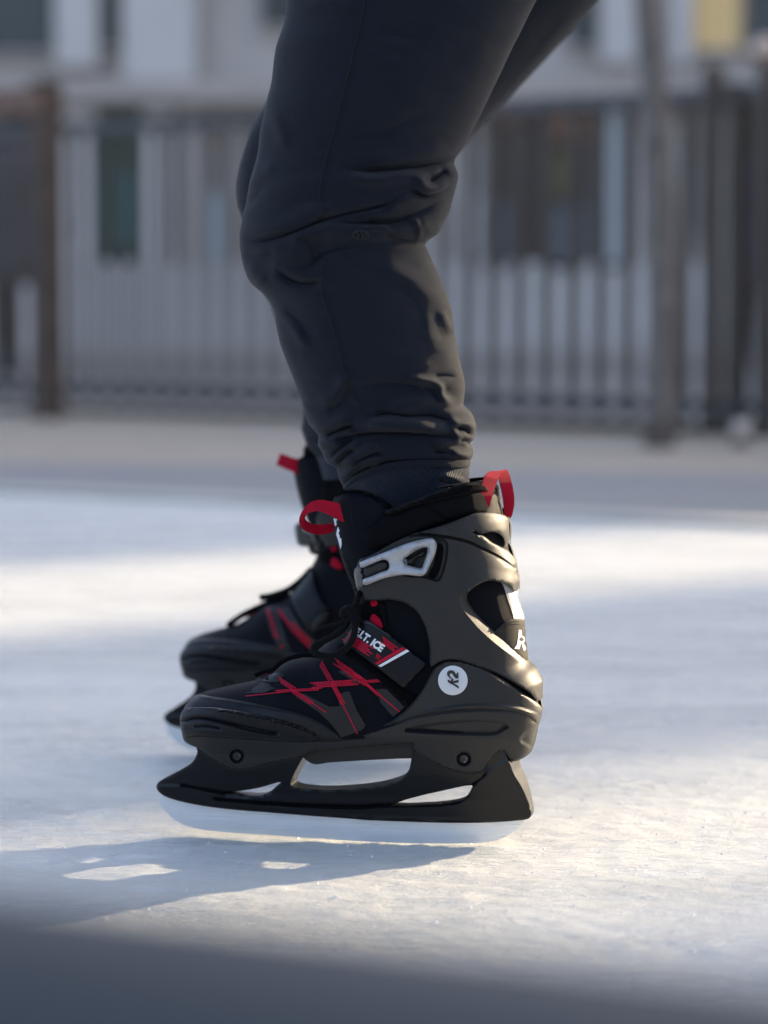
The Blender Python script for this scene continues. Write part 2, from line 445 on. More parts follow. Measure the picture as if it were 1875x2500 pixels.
ICE = surface('scuffed_ice', (0.655, 0.672, 0.645), (0.76, 0.762, 0.722), 7, 0.28,
              [(26, 0.5, 0.012, (0.5, 1, 1)), (130, 0.75, 0.006, (0.55, 1, 1)), (520, 0.8, 0.0022, (0.7, 1, 1)), (170, 0.55, 0.004, (0.06, 1, 1))], (0.35, 1, 1), rotz=R(8))
MATM = surface('grey_rubber_mat', (0.20, 0.20, 0.20), (0.25, 0.248, 0.245), 5, 0.7, [(60, 0.4, 0.01, (1, 1, 1))])
TAN = surface('sandy_paving', (0.34, 0.29, 0.23), (0.40, 0.345, 0.275), 4, 0.8, [(80, 0.4, 0.01, (1, 1, 1))])
STREET = surface('street_asphalt', (0.27, 0.25, 0.225), (0.36, 0.335, 0.30), 2, 0.85, [(60, 0.4, 0.01, (1, 1, 1))])

ground_o = flat_sheet('ground', [(-400, -400), (400, -400), (400, 500), (-400, 500)], -0.02, STREET)
def gp(px, py): g = ground(px, py); return (float(g[0]), float(g[1]))
def edge_line(a, b, xl=-9.0, xr=9.0):
    (x1, y1), (x2, y2) = a, b; k = (y2 - y1) / (x2 - x1)
    return (xl, y1 + k * (xl - x1)), (xr, y1 + k * (xr - x1))
e_tan_far = edge_line(gp(0, 1000), gp(1875, 1062))
e_tan = edge_line(gp(0, 1126), gp(1875, 1154))
e_ice = edge_line(gp(0, 1205), gp(1875, 1292))
flat_sheet('pavement', [e_tan[0], e_tan[1], (9, e_tan_far[1][1]), (-9, e_tan_far[0][1])], -0.008, TAN)
flat_sheet('rubber_matting', [(-9, e_ice[0][1]), (9, e_ice[1][1]), (9, e_tan[1][1]), (-9, e_tan[0][1])], -0.004, MATM)
# ice sheet: one mesh, finely modelled scuffed relief where the skater stands
def vnoise(X, Y, cx, cy, seed):
    r = np.random.RandomState(seed); T = r.rand(256, 256) * 2 - 1
    u, v = X / cx, Y / cy; i, j = np.floor(u).astype(int), np.floor(v).astype(int); a, b = u - i, v - j
    a = a * a * (3 - 2 * a); b = b * b * (3 - 2 * b); g = lambda p, q: T[p % 256, q % 256]
    return (g(i, j) * (1 - a) + g(i + 1, j) * a) * (1 - b) + (g(i, j + 1) * (1 - a) + g(i + 1, j + 1) * a) * b
def ice_height(X, Y):
    t = R(9); Xr, Yr = X * math.cos(t) - Y * math.sin(t) + 31.3, X * math.sin(t) + Y * math.cos(t) + 17.7
    h = 0.0012 * vnoise(Xr, Yr, 0.16, 0.07, 1) + 0.0011 * vnoise(Xr, Yr, 0.06, 0.025, 2) + 0.0010 * vnoise(Xr, Yr, 0.022, 0.011, 3) + 0.0006 * vnoise(Xr, Yr, 0.010, 0.006, 4)
    lump = np.clip(vnoise(Xr, Yr, 0.09, 0.05, 5) - 0.25, 0, 1) * np.clip(vnoise(Xr, Yr, 0.018, 0.012, 6), 0, 1); h += 0.0045 * lump
    return h - 0.0016
ix, iy = np.arange(-0.56, 0.661, 0.0045), np.arange(1.62, 3.30, 0.0055)
gx, gy = np.meshgrid(ix, iy); ih = ice_height(gx, gy)
ed = np.minimum(np.minimum(gx - ix[0], ix[-1] - gx), np.minimum(gy - iy[0], iy[-1] - gy)); ih *= np.clip(ed / 0.08, 0, 1)
ny_, nx_ = gx.shape
IV = np.stack([gx, gy, ih], -1).reshape(-1, 3).tolist(); IF = [(r * nx_ + c, r * nx_ + c + 1, (r + 1) * nx_ + c + 1, (r + 1) * nx_ + c) for r in range(ny_ - 1) for c in range(nx_ - 1)]
x0_, x1_, y0_, y1_ = ix[0], ix[-1], iy[0], iy[-1]; b_ = len(IV)
IV += [(-9, -6, 0), (9, -6, 0), (9, e_ice[1][1], 0), (-9, e_ice[0][1], 0)]
k0, k1, k2, k3 = 0, nx_ - 1, ny_ * nx_ - 1, (ny_ - 1) * nx_
IF += [(b_, b_ + 1, k1, k0), (b_ + 1, b_ + 2, k2, k1), (b_ + 2, b_ + 3, k3, k2), (b_ + 3, b_, k0, k3)]
ice_o = mesh_obj('ice', [(v[0] + 21.3, v[1] + 8.7, v[2]) for v in IV], IF, ICE, sharp=None, recalc=False); ice_o['kind'] = 'structure'; ice_o.location = (-21.3, -8.7, 0)
# loose ice shavings
def crumbs():
    r = np.random.RandomState(4); V, F = [], []
    for q in range(900):
        px, py = r.uniform(-100, 1975), r.uniform(1700, 2420)
        g = ground(px, py); s_ = 0.0006 + 0.0016 * r.rand() ** 3; z = ice_height(np.array([g[0]]), np.array([g[1]]))[0]; b = len(V); a = r.rand() * 6.28
        for k_ in range(5): V.append((g[0] + s_ * math.cos(a + k_ * 1.2566) * r.uniform(.7, 1.5), g[1] + s_ * math.sin(a + k_ * 1.2566) * r.uniform(.7, 1.3), z - 0.0004))
        V.append((g[0] + s_ * r.uniform(-.3, .3), g[1] + s_ * r.uniform(-.3, .3), z + s_ * r.uniform(.5, 1.0)))
        F += [(b + k_, b + (k_ + 1) % 5, b + 5) for k_ in range(5)]
    o = mesh_obj('ice_shavings', V, F, mat('ice_crumb', (0.72, 0.72, 0.72), 0.35, spec=0.6), flat=True)
    tag(o, 'fine white ice shavings scattered over the scuffed rink', 'ice shavings', kind='stuff')
crumbs()

# pale kerb strip along the ice edge
kb = MB()
ang = math.atan2(e_ice[1][1] - e_ice[0][1], 18.0)
kb.box((0, (e_ice[0][1] + e_ice[1][1]) / 2 + 0.05, 0.004), (18.0 / math.cos(ang), 0.10, 0.022), ang)
k = kb.build('rink_edge_strip', mat('pale_strip', (0.46, 0.43, 0.38), 0.7, var=0.1, noise=3), flat=True)
tag(k, 'pale sandy edging strip between the ice and the grey matting', 'edging')

# ---- iron fence beyond the rink
IRON = mat('fence_iron', (0.080, 0.062, 0.048), 0.55, spec=0.4, var=0.2, noise=8)
IRON2 = mat('fence_rail_iron', (0.095, 0.088, 0.085), 0.55, spec=0.4, var=0.2, noise=8)
fl, fr = ground(0, 992), ground(1875, 1050)
fdir = (fr - fl)[:2]; flen = np.linalg.norm(fdir); fdir /= flen; fang = math.atan2(fdir[1], fdir[0])
ext = 2.2
f0 = fl[:2] - fdir * ext; total = flen + 2 * ext; FH = 1.20
fence = empty('picket_fence', (f0[0], f0[1], -0.02), fang)
tag(fence, 'dark iron picket fence running behind the rink', 'fence')
for zz, hh in ((0.10, 0.05), (FH, 0.055)):
    MB().box((total / 2, 0, zz), (total, 0.05, hh)).build('rail', IRON2, fence, flat=True)
pk = MB().box((0, 0, FH / 2 + 0.02), (0.040, 0.028, FH - 0.06)).build('picket', IRON, fence, flat=True)
npick = int(total / 0.118)
for i in range(npick):
    q = pk if i == 0 else pk.copy()
    if i: COL.objects.link(q); q.parent = fence
    q.location = (0.06 + i * 0.118, 0, 0)
BALL = mat('brass_finial', (0.55, 0.42, 0.33), 0.3, metal=0.6)
def on_fence(px):
    """distance along the fence under a pixel column"""
    d = ray(px, 1000.0); a = np.array([[d[0], -fdir[0]], [d[1], -fdir[1]]]); t = np.linalg.solve(a, f0); return t[1]
def ball(mb, c, r, n=12):
    b = len(mb.V)
    for i in range(n // 2 + 1):
        ph = math.pi * i / (n // 2)
        for j in range(n): th = 2 * math.pi * j / n; mb.V.append((c[0] + r * math.sin(ph) * math.cos(th), c[1] + r * math.sin(ph) * math.sin(th), c[2] + r * math.cos(ph)))
    for i in range(n // 2):
        for j in range(n): mb.F.append([b + i * n + j, b + i * n + (j + 1) % n, b + (i + 1) * n + (j + 1) % n, b + (i + 1) * n + j])
    return mb
for px, w, h in ((1742, 0.050, 1.30), (1798, 0.042, 1.24), (1872, 0.05, 1.30)):
    p = MB().box((on_fence(px), -0.02, h / 2), (w, 0.07, h)).build('post', IRON, fence, flat=True)
ball(MB(), (on_fence(1862), -0.02, 1.345), 0.05).build('finial', BALL, fence, weld=1e-4)

# rusty timber post left of the fence, standing just in front of it
g = ground(118, 1018)
tp = empty('timber_post', (g[0], g[1], -0.008), fang)
tag(tp, 'rusty brown timber post with a short top board in front of the fence', 'post')
MB().box((0, 0, 0.66), (0.095, 0.095, 1.32)).build('shaft', mat('rusty_wood', (0.085, 0.058, 0.042), 0.75, var=0.35, noise=14), tp, flat=True)
MB().box((-0.20, -0.055, 1.24), (0.46, 0.03, 0.10)).build('top_board', mat('orange_wood', (0.20, 0.12, 0.085), 0.7, var=0.25, noise=10), tp, flat=True)

# slender tree right of the skater
BARK = mat('tree_bark', (0.17, 0.145, 0.125), 0.9, var=0.4, noise=18, bump=(60, 0.8))
def tree(px, py, lean, label, r0=0.05):
    g = ground(px, py); t = empty('young_tree', (g[0], g[1], -0.01)); tag(t, label, 'tree')
    P = [Vector((lean * (z / 3.6) + 0.03 * math.sin(z * 2.3), 0.05 * math.sin(z * 1.7 + 1), z)) for z in np.linspace(0, 3.6, 24)]
    MB().tube(P, list(np.linspace(r0 * 1.1, r0 * 0.35, 24)), 12).build('trunk', BARK, t)
    cr = MB()
    for i in range(16):
        z = 1.75 + 1.85 * i / 16; a = i * 2.4; L_ = 0.9 * (1.2 - i / 20)
        b = Vector((lean * (z / 3.6), 0, z)); d = Vector((math.cos(a) * 0.8, math.sin(a) * 0.8, 0.9))
        Q = [b + d * L_ * s + Vector((0.05 * math.sin(5 * s + i), 0.05 * math.cos(4 * s + i), -0.1 * s * s)) for s in np.linspace(0, 1, 7)]
        cr.tube(Q, list(np.linspace(0.016, 0.004, 7)), 6)
        for j in (3, 4, 5):
            d2 = Vector((math.cos(a + j), math.sin(a + j), 0.6)) * 0.35
            cr.tube([Q[j], Q[j] + d2 * 0.5, Q[j] + d2 + Vector((0, 0, 0.05))], [0.006, 0.004, 0.002], 5)
    cr.build('crown', BARK, t)
tree(1612, 1088, -0.14, 'slender bare brown tree growing in front of the iron fence')

# pale round ball lying on the paving by the fence posts
g = ground(1808, 1085)
bl = empty('stone_ball', (g[0], g[1], -0.008)); tag(bl, 'small pale round ball on a low foot beside the fence posts', 'ball')
ball(MB(), (0, 0, 0.055), 0.030, 20).build('sphere', mat('pale_stone', (0.62, 0.52, 0.45), 0.35, spec=0.6), bl, weld=1e-4)
MB().box((0, 0, 0.014), (0.05, 0.05, 0.028), 0, 0.8).build('foot', IRON, bl, flat=True)

# ---- shop building behind
WALL = mat('mauve_render', (0.56, 0.50, 0.445), 0.85, var=0.10, noise=0.8)
PALE = mat('pale_render', (0.68, 0.63, 0.575), 0.85, var=0.08, noise=0.8)
PLINTH = mat('plinth_stone', (0.62, 0.57, 0.52), 0.8, var=0.10, noise=1.5)
BAND = mat('beige_band', (0.50, 0.43, 0.37), 0.8, var=0.10, noise=1.2)
GLASSD = mat('shop_glass', (0.018, 0.020, 0.020), 0.12, spec=0.6)
GREENI = mat('green_shop_interior', (0.010, 0.060, 0.030), 0.4)
TEALI = mat('teal_poster', (0.03, 0.12, 0.11), 0.5)
BROWNI = mat('brown_shop_interior', (0.055, 0.038, 0.028), 0.4)
OLIVEI = mat('olive_display', (0.11, 0.095, 0.035), 0.5)
ORANGE = mat('orange_fascia', (0.22, 0.115, 0.065), 0.6)
SLATE = mat('slate_poster', (0.12, 0.125, 0.135), 0.5)
SKYP = mat('pale_blue_poster', (0.46, 0.49, 0.49), 0.5)
WARM = mat('lit_window', (0.46, 0.36, 0.18), 0.5, emit=((1.0, 0.70, 0.30), 0.045))
BY = ground(937, 872)[1]
def bx(px): return float(at_y(px, 700, BY)[0])
def bz(py): return float(at_y(937, py, BY)[2])
bld = empty('shop_building', (0, BY, -0.02)); tag(bld, 'long grey rendered shop building with dark display windows behind the fence', 'building')
def bpart(name, x0, x1, y0, y1, m, y=0.0, d=0.3, parent=None):
    X0, X1, Z0, Z1 = bx(x0), bx(x1), bz(y1) + 0.02, bz(y0) + 0.02
    return MB().box(((X0 + X1) / 2, y + d / 2, (Z0 + Z1) / 2), (X1 - X0, d, Z1 - Z0)).build(name, m, parent or bld, flat=True)
MB().box((0, 4.3, 2.1), (30, 8, 4.2)).build('wall', WALL, bld, flat=True)
MB().box((0, 0.25, (bz(642)) / 2 + 0.01), (29.9, 0.30, bz(642) + 0.02)).build('plinth', PLINTH, bld, flat=True)
MB().box((0, 0.10, bz(222) + 0.02), (29.8, 0.40, bz(196) - bz(248))).build('fascia', BAND, bld, flat=True)
for n, x0, x1, y0, y1, m in (
        ('shop_window', -400, -60, 252, 640, BROWNI), ('shop_window', -20, 100, 262, 640, BROWNI), ('shop_window', 245, 335, 262, 640, GREENI),
        ('shop_window', 1182, 1440, 262, 668, BROWNI), ('shop_window', 1722, 1758, 262, 560, GLASSD), ('shop_window', 1838, 1960, 262, 520, GLASSD),
        ('shop_window', 2050, 2400, 262, 640, BROWNI), ('shop_window', -1100, -550, 262, 640, BROWNI),
        ('upper_window', -80, 128, -120, 122, mat('upper_glass', (0.06, 0.07, 0.07), 0.2)), ('upper_window', 246, 292, -120, 112, GLASSD),
        ('upper_window', 1390, 1452, -120, 108, mat('upper_glass2', (0.05, 0.06, 0.06), 0.2)), ('upper_window', 1698, 1806, -90, 112, WARM),
        ('upper_window', 1830, 2000, -120, 112, MAT['upper_glass']), ('upper_window', 640, 800, -120, 60, GLASSD)):
    w = bpart(n, x0, x1, y0, y1, m, 0.20, 0.14)
    fr_ = bpart('frame', x0 - 6, x1 + 6, y0 - 7, y0, BAND, 0.17, 0.16, w)
    bpart('frame', x0 - 6, x1 + 6, y1, y1 + 6, PLINTH, 0.16, 0.17, w)
for n, x0, x1, y0, y1, m in (('poster', 262, 330, 420, 600, TEALI), ('poster', 0, 40, 480, 600, SKYP), ('poster', 1190, 1240, 490, 660, SLATE),
        ('poster', 1330, 1430, 500, 660, SLATE), ('display', 1340, 1400, 370, 480, OLIVEI), ('display', 1330, 1438, 268, 340, ORANGE), ('display', 1190, 1300, 268, 300, ORANGE),
        ('panel', 150, 232, 262, 640, PALE), ('panel', 352, 420, 262, 640, PALE), ('panel', 440, 500, 262, 640, WALL), ('panel', 506, 545, 470, 640, SKYP),
        ('panel', 1462, 1510, 262, 660, SKYP), ('panel', 1516, 1560, 262, 640, PALE), ('panel', 1130, 1172, 480, 660, PALE), ('panel', 136, 240, -120, 160, PALE), ('panel', 300, 480, -120, 190, PALE),
        ('panel', 1465, 1552, -120, 150, PALE), ('panel', 1640, 1688, -120, 150, PALE), ('panel', 1570, 1690, 300, 640, BAND), ('panel', 1768, 1830, 262, 640, PALE)):
    bpart(n, x0, x1, y0, y1, m, 0.10, 0.095)
MB().box((0, 4.2, 4.35), (30.6, 8.8, 0.3)).build('roof', mat('roof_felt', (0.12, 0.12, 0.13), 0.9), bld, flat=True)
# kerb and light pavement at the foot of the building
kx = MB().box((0, BY - 0.9, 0.02), (30, 2.2, 0.08)).build('kerb', BAND, flat=True); kx['kind'] = 'structure'

# people beyond the fence (far out of focus)
def walker(px, py, h, coat, legs, label, rz=0.0):
    g = ground(px, py); s = h / 1.75
    t = empty('person', (g[0], g[1], -0.02), rz); tag(t, label, 'person', 'passers-by behind the fence')
    bm = bmesh.new(); me = bpy.data.meshes.new('body')
    J = [(0, 0, .93, .13), (0, 0, 1.15, .15), (0, 0, 1.40, .16), (0, 0, 1.50, .06), (0, 0, 1.58, .085), (0, 0, 1.70, .08),
         (-.1, 0, .88, .09), (-.11, .03, .48, .065), (-.11, .05, .08, .045), (-.11, -.08, .04, .04),
         (.1, 0, .88, .09), (.12, -.04, .48, .065), (.12, -.02, .08, .045), (.12, -.14, .04, .04),
         (-.2, 0, 1.40, .065), (-.26, .02, 1.12, .05), (-.25, -.06, .88, .04), (.2, 0, 1.40, .065), (.26, .02, 1.12, .05), (.25, -.06, .88, .04)]
    E = [(0, 1), (1, 2), (2, 3), (3, 4), (4, 5), (0, 6), (6, 7), (7, 8), (8, 9), (0, 10), (10, 11), (11, 12), (12, 13), (2, 14), (14, 15), (15, 16), (2, 17), (17, 18), (18, 19)]
    me.from_pydata([(x * s, y * s, z * s) for x, y, z, _ in J], E, [])
    o = bpy.data.objects.new('body', me); COL.objects.link(o); o.parent = t
    sk = o.modifiers.new('skin', 'SKIN'); su = o.modifiers.new('sub', 'SUBSURF'); su.levels = 1; su.render_levels = 1
    for i, j in enumerate(J): me.skin_vertices[0].data[i].radius = (j[3] * s, j[3] * s)
    me.skin_vertices[0].data[0].use_root = True
    o.data.materials.append(legs)
    c = MB().tube([(0, 0, z * s) for z in (.60, .80, 1.0, 1.2, 1.38, 1.47, 1.51)], [r * s for r in (.235, .225, .205, .215, .225, .15, .07)], 16)
    c.build('coat', coat, t)
    hr = ball(MB(), (0, 0.015 * s, 1.665 * s), 0.10 * s, 14).build('hair', mat('dark_hair', (0.02, 0.015, 0.012), 0.7), t, weld=1e-4)
walker(1890, 905, 1.72, mat('plum_coat', (0.05, 0.04, 0.055), 0.8), mat('dark_trousers', (0.02, 0.02, 0.025), 0.8), 'person in a dark plum coat standing behind the fence by the fence posts')
walker(55, 915, 1.70, mat('grey_coat', (0.09, 0.08, 0.085), 0.8), MAT['dark_trousers'], 'person in a grey coat standing behind the fence by the timber post', 0.6)

# ---- unseen building blocks added to shade the rink; two gaps let sun strips through
dS = np.array([SUN_DIR.x, SUN_DIR.y]); nS = np.array([-dS[1], dS[0]])
def tall_block(c0, c1, label, shade_from=None, dist=30.0, h=19.0):
    mid = dS * (dist + 3) + nS * (c0 + c1) / 2; rz = math.atan2(dS[1], dS[0])
    t = empty('sun_blocker', (mid[0], mid[1], -0.02), rz); tag(t, label, 'building')
    if shade_from: MB().box((-2.85, 0, (shade_from + h) / 2), (0.3, c1 - c0, h - shade_from)).build('span', WALL, t, flat=True)  # unseen slab added to keep the sun off the upper legs
    else:
        MB().box((0, 0, h / 2), (6, c1 - c0, h)).build('wall', WALL, t, flat=True)
        MB().box((0, 0, h + 0.15), (6.4, c1 - c0 - 0.02, 0.3)).build('roof', MAT['roof_felt'], t, flat=True)
        if c1 - c0 > 4:
            for fl_ in range(5):
                for kx_ in range(int((c1 - c0) / 3)):
                    MB().box((-3.02, -(c1 - c0) / 2 + 1.8 + kx_ * 3, 2 + fl_ * 3.4), (0.08, 1.2, 1.7)).build('window', GLASSD, t, flat=True)
A0, A1, B0, B1 = 1.50, 2.00, 3.30, 4.18
tall_block(-26, A0, 'tall grey unseen block added on the sunny side to shade the rink')
tall_block(A1, B0, 'narrow grey unseen block added to shade the ice between two sun strips')
tall_block(B1, 30, 'long tall grey unseen block added to shade everything beyond the far sun strip')
tall_block(A0 + 0.005, A1 - 0.005, 'unseen sun-cutting bridge over the passage beside the stair tower', shade_from=8.17)

# ================================================================== SKATE
skate = empty('ice_skate', tuple(O), -YAW)
tag(skate, 'black ice skate with silver buckle and white round badge, its side fully in view', 'ice skate')
ip = np.interp
def W_boot(x, z): return ip(x, [-.24, -.20, -.14, -.09, -.03, .03, .08], [.036, .042, .047, .046, .041, .038, .036]) + ip(z, [.18, .30], [0, .008])
def W_low(x, z):
    w = ip(x, [-.24, -.20, -.14, -.09, -.03, .03, .08], [.041, .046, .050, .049, .044, .042, .041])
    return w * ip(z, [.05, .075, .095, .12], [.52, .62, .86, 1.0])
def W_cuff(x, z): return ip(x, [-.12, -.03, .03, .08], [.044, .045, .043, .041]) + ip(z, [.16, .30], [0, .010])
def W_hold(x, z): return ip(z, [.0, .024, .040, .060, .085, .12], [.0065, .0068, .010, .019, .027, .030])
BOOT_OUT = Z('P 445,1747 2 160,640 165,560 190,503 230,466 300,443 420,416 560,386 640,346 720,288 800,250 900,230 1 350,1110 430,1020 490,930 518,870 500,790 470,720 440,640 410,530 388,400 382,300')
HEEL_OUT = Z('1 1355,360 1392,420 1392,540 1425,660 1445,790 D 1255,180 1310,330 1322,430 1338,620 1358,820 1372,970 1 1560,1330 1575,1440 1560,1540 1530,1640')
f_boot = Field(np.concatenate([BOOT_OUT, Z('1 390,100 1320,60'), HEEL_OUT, np.array([(1290, 1860), (1000, 1900), (700, 1900), (470, 1860)])]), W_boot, 0.042, 8)
f_low = Field(np.array([(425, 1950), (437, 1800), (437, 1752), (447, 1728), (468, 1704), (560, 1610), (650, 1430), (1290, 1430), (1324, 1640), (1323, 1735), (1316, 1765), (1305, 1810), (1290, 1845), (1262, 1872), (1250, 1980)]), W_low, 0.046, 4)
f_cuff = Field(np.concatenate([np.array([(800, 1000), (815, 1150), (835, 1350), (866, 1470), (850, 1540), (800, 1800), (1310, 1800)]),
                               Z('D 1562,1480 1562,1220 1532,1170 1475,1065 1400,985 1368,930 1345,640 1330,430 1 1460,810 1457,740 1442,650 1408,540 1412,450 1402,390 1370,300 1340,100')]), W_cuff, 0.044, 6)
f_hold = Field(np.array([(200, 1700), (1400, 1700), (1400, 2300), (200, 2300)]), W_hold, 0.001, 0)
f_blade = Field(np.array([(200, 1700), (1400, 1700), (1400, 2300), (200, 2300)]), lambda x, z: 0.0016 + 0 * x, 0.001, 0)
f_tongue = Field(np.concatenate([Z('1 382,300 388,400 410,530 440,640 470,720 500,790 512,870 600,900 750,700 800,300 700,100 400,100')]), lambda x, z: 0.036 + 0 * x, 0.026, 5)

# boot upper (soft cloth inner boot) with closed top under the lining
panel('boot_upper', np.concatenate([BOOT_OUT, Z('1 420,262 480,250 560,258 640,300 690,345 800,310 1000,250 1150,205 1240,200 1325,265'), HEEL_OUT, np.array([(1290, 1790), (1000, 1800), (700, 1805), (480, 1790)])]),
      f_boot, 0.0, MESHCLOTH, skate, through=True, bevel=2, depth=0.001, res=9)
panel('tongue', Z('1 384,300 400,262 440,243 500,238 570,248 640,288 690,340 640,400 600,440 570,500 575,600 520,650 530,800 520,868 500,790 470,720 440,640 410,530 390,400'), f_tongue, 0.004, DARKCLOTH, skate, through=True, bevel=8, depth=0.004, res=8,
      grooves=[(Z('A 712,275 705,400 690,560 685,800 690,950'), 0.0012, 3.0)])
panel('tongue_lining', Z('1 395,262 440,238 500,228 570,236 640,272 705,335 690,352 640,300 570,262 500,252 440,258 410,275'), f_tongue, 0.007, FLEECE, skate, bevel=6, depth=0.004, thick=0.006, res=8)
collar = panel('collar_padding', Z('A 790,640 820,590 900,530 1000,440 1 760,352 900,295 1060,252 1220,225 1330,265 1352,360 1200,375 1040,415 820,505 700,562 A 840,790 810,760 780,700'), f_boot, 0.0055, DARKCLOTH, skate, bevel=14, depth=0.0045, thick=0.006, res=8,
      grooves=[(Z('B 180,545 300,630 450,745'), 0.0015, 4.0)])
panel('heel_tab', Z('B 1000,425 1035,440 1058,520 1080,640 1060,700 900,700 915,630 960,520'), f_boot, 0.0072, NUBUCK, collar, bevel=5, thick=0.003, res=7)
panel('collar_lining', Z('A 960,420 1100,370 1300,290 1500,215 1659,170 B 300,350 500,310 700,285 850,280 1000,390 1050,450 1000,440 830,410 600,455 300,520 0,590 A 1450,325 1250,380 1050,445'), f_boot, 0.0085, FLEECE, skate, bevel=7, depth=0.006, thick=0.008, res=7)

# blade, holder, sole
BL_BOT = '2 18,1030 22,1080 50,1130 110,1190 220,1235 350,1256 650,1277 1000,1301 1300,1319 3 0,1488 150,1503 400,1520 650,1525 900,1525 1150,1510 1270,1472 1350,1420 1400,1370 1432,1322'
blade = panel('blade', np.concatenate([Z(BL_BOT), Z('3 1300,1280 600,1300 0,1260 2 700,1090 300,1050 80,1010')]), f_blade, 0.0, STEEL, skate, through=True, bevel=2, depth=0.0006, res=16, step=8, sharp_angle=30)
HOLD = Z('2 245,740 240,800 222,842 180,880 90,930 22,966 5,990 14,1022 60,1056 200,1095 400,1125 650,1146 900,1166 1150,1184 3 150,1335 300,1341 600,1352 900,1358 1150,1353 1430,1332 1475,1312 1482,1270 1457,1180 1402,1060 1342,960 1312,880 1290,840 1240,740 900,720 525,720 516,800 505,880 490,930 450,980 380,1022 250,1056 100,1076 2 1060,1014 960,1015 880,1010 810,1000 782,985 787,955 815,895 850,826 860,740 560,740')
holder = panel('blade_holder', HOLD, f_hold, 0.0, HOLDER, skate, through=True, bevel=3, depth=0.0012, res=5, step=5, sharp_angle=35,
      holes=[Z('2 405,1031 490,1021 600,1003 722,970 692,1000 657,1030 620,1047 560,1050 480,1043'), Z('3 362,1212 500,1160 750,1100 1003,1053 982,1110 942,1160 880,1186 750,1206 600,1216 450,1222')],
      grooves=[(Z('2 150,988 350,1026 400,1036'), 0.0022, 3.4), (Z('2 340,1066 700,1098 1000,1110 1150,1112 3 250,1215 360,1214'), 0.0026, 3.4), (Z('3 1003,1053 1060,1010 1110,960'), 0.002, 3.4)],
      bump=[(Z('2 -80,1020 150,990 400,1036 405,1052 700,1100 1150,1120 3 360,1222 750,1212 900,1190 960,1150 1010,1060 1110,960 1300,850 1600,1000 1600,1500 2 0,1400 -80,1200'), 0.0018, 8.0)])
panel('sole_bridge', Z('2 820,740 1520,700 1520,840 1480,833 1200,845 1000,858 915,866 850,822'), Field(np.array([(200, 1600), (1400, 1600), (1400, 2300), (200, 2300)]), lambda x, z: 0.020 + 0 * x, 0.001, 0), 0.0, PLASTIC, skate, through=True, bevel=3, depth=0.001, res=14)

SHELL = Z('2 150,640 152,690 165,732 200,756 240,772 330,836 430,888 490,900 560,886 700,852 850,822 880,800 1000,781 1200,766 1480,748 3 540,778 700,870 800,915 900,945 990,952 1080,940 1120,910 1160,850 1200,805 1245,778 1275,805 1320,856 1390,846 1470,795 1500,740 1528,640 1542,560 1552,500 1566,440 1500,370 1400,300 1300,235 1200,170 1090,105 1000,66 900,43 820,41 760,58 710,92 670,150 600,280 540,360 460,450 350,530 200,610 100,640 0,664 2 1070,716 960,712 800,690 600,650 400,630 250,625')
def circ(c, r, n=24): return np.array([(c[0] + r * math.cos(2 * math.pi * i / n), c[1] + r * math.sin(2 * math.pi * i / n)) for i in range(n)])
B1c, B2c = Z('2 470,820')[0], Z('3 937,840')[0]
RINGS = [(np.vstack([circ(c, 14.2), circ(c, 14.2)[:1]]), 0.0036, 2.6) for c in (B1c, B2c)]
shell = panel('lower_shell', SHELL, f_low, 0.0035, PLASTIC, skate, thick=0.005, bevel=4, depth=0.0022, res=4.5, step=4.5, sharp_angle=30,
      grooves=[(Z('3 200,612 420,540 700,470 1000,442 1300,452 1450,492 1545,565'), 0.0030, 3.2), (Z('3 470,608 700,622 1000,632 1190,628 1285,580'), 0.0028, 3.6), (Z('2 160,688 400,704 700,726 960,735 1200,712 3 100,652'), 0.0018, 3.2)] + RINGS,
      bump=[(Z('3 300,560 420,520 700,440 1000,400 1300,410 1480,455 1590,520 1560,575 1450,500 1300,458 1000,446 700,474 420,545'), 0.0020, 6.0),
            (Z('3 470,606 650,565 850,540 1050,530 1250,545 1290,570 1180,622 1000,626 700,616'), -0.0024, 7.0),
            (Z('3 1400,690 1425,640 1490,600 1530,570 1560,620 1500,740'), -0.0025, 8.0)])
for c in (B1c, B2c):
    b = panel('bolt', circ(c, 11.5, 16), f_low, 0.0036, BOLT, shell, thick=0.003, bevel=3, res=5, step=3, bump=[(circ(c, 5, 8), -0.0012, 2.0)])
def tube_on(name, s_, fld, off, r, m, parent):
    A = on(spline(Z(s_), 4.0), fld, off); return MB().tube([tuple(p) for p in A], r, 6).build(name, m, parent)
tube_on('mount_seam', '2 240,774 330,840 430,892 490,904 560,890 700,856 850,826', f_low, 0.0006, 0.0011, THREAD, shell)
tube_on('mount_seam', '3 520,774 700,874 800,919 900,949 990,956 1080,944 1122,913 1162,853 1202,808 1245,782', f_low, 0.0006, 0.0011, THREAD, shell)
toe = panel('toe_bumper', Z('2 140,610 147,572 166,548 250,543 330,545 480,568 640,600 760,632 850,660 920,690 968,724 800,738 600,728 400,716 250,708 165,712 150,680'), f_low, 0.0062, RUBBER, skate, bevel=6, depth=0.0028, thick=0.006, res=4.5,
      grooves=[(Z('2 150,620 250,600 400,625 560,665 700,690'), 0.0030, 4.0), (Z('2 230,650 300,648 370,662'), 0.0018, 3.2)])
panel('toe_cap', Z('2 158,575 166,540 190,503 230,467 330,477 480,499 640,529 780,558 880,588 960,628 1012,663 1072,720 965,724 850,672 640,618 480,590 330,566 250,565'), f_boot, 0.0022, RUBBER, skate, bevel=5, thick=0.003, res=7)
panel('toe_binding', Z('2 160,565 164,546 250,540 330,542 480,563 640,595 760,626 850,654 925,688 965,718 955,724 900,698 840,672 640,614 480,582 330,561 250,560'), f_low, 0.0070, RUBBER, toe, bevel=3, depth=0.002, thick=0.003, res=6)

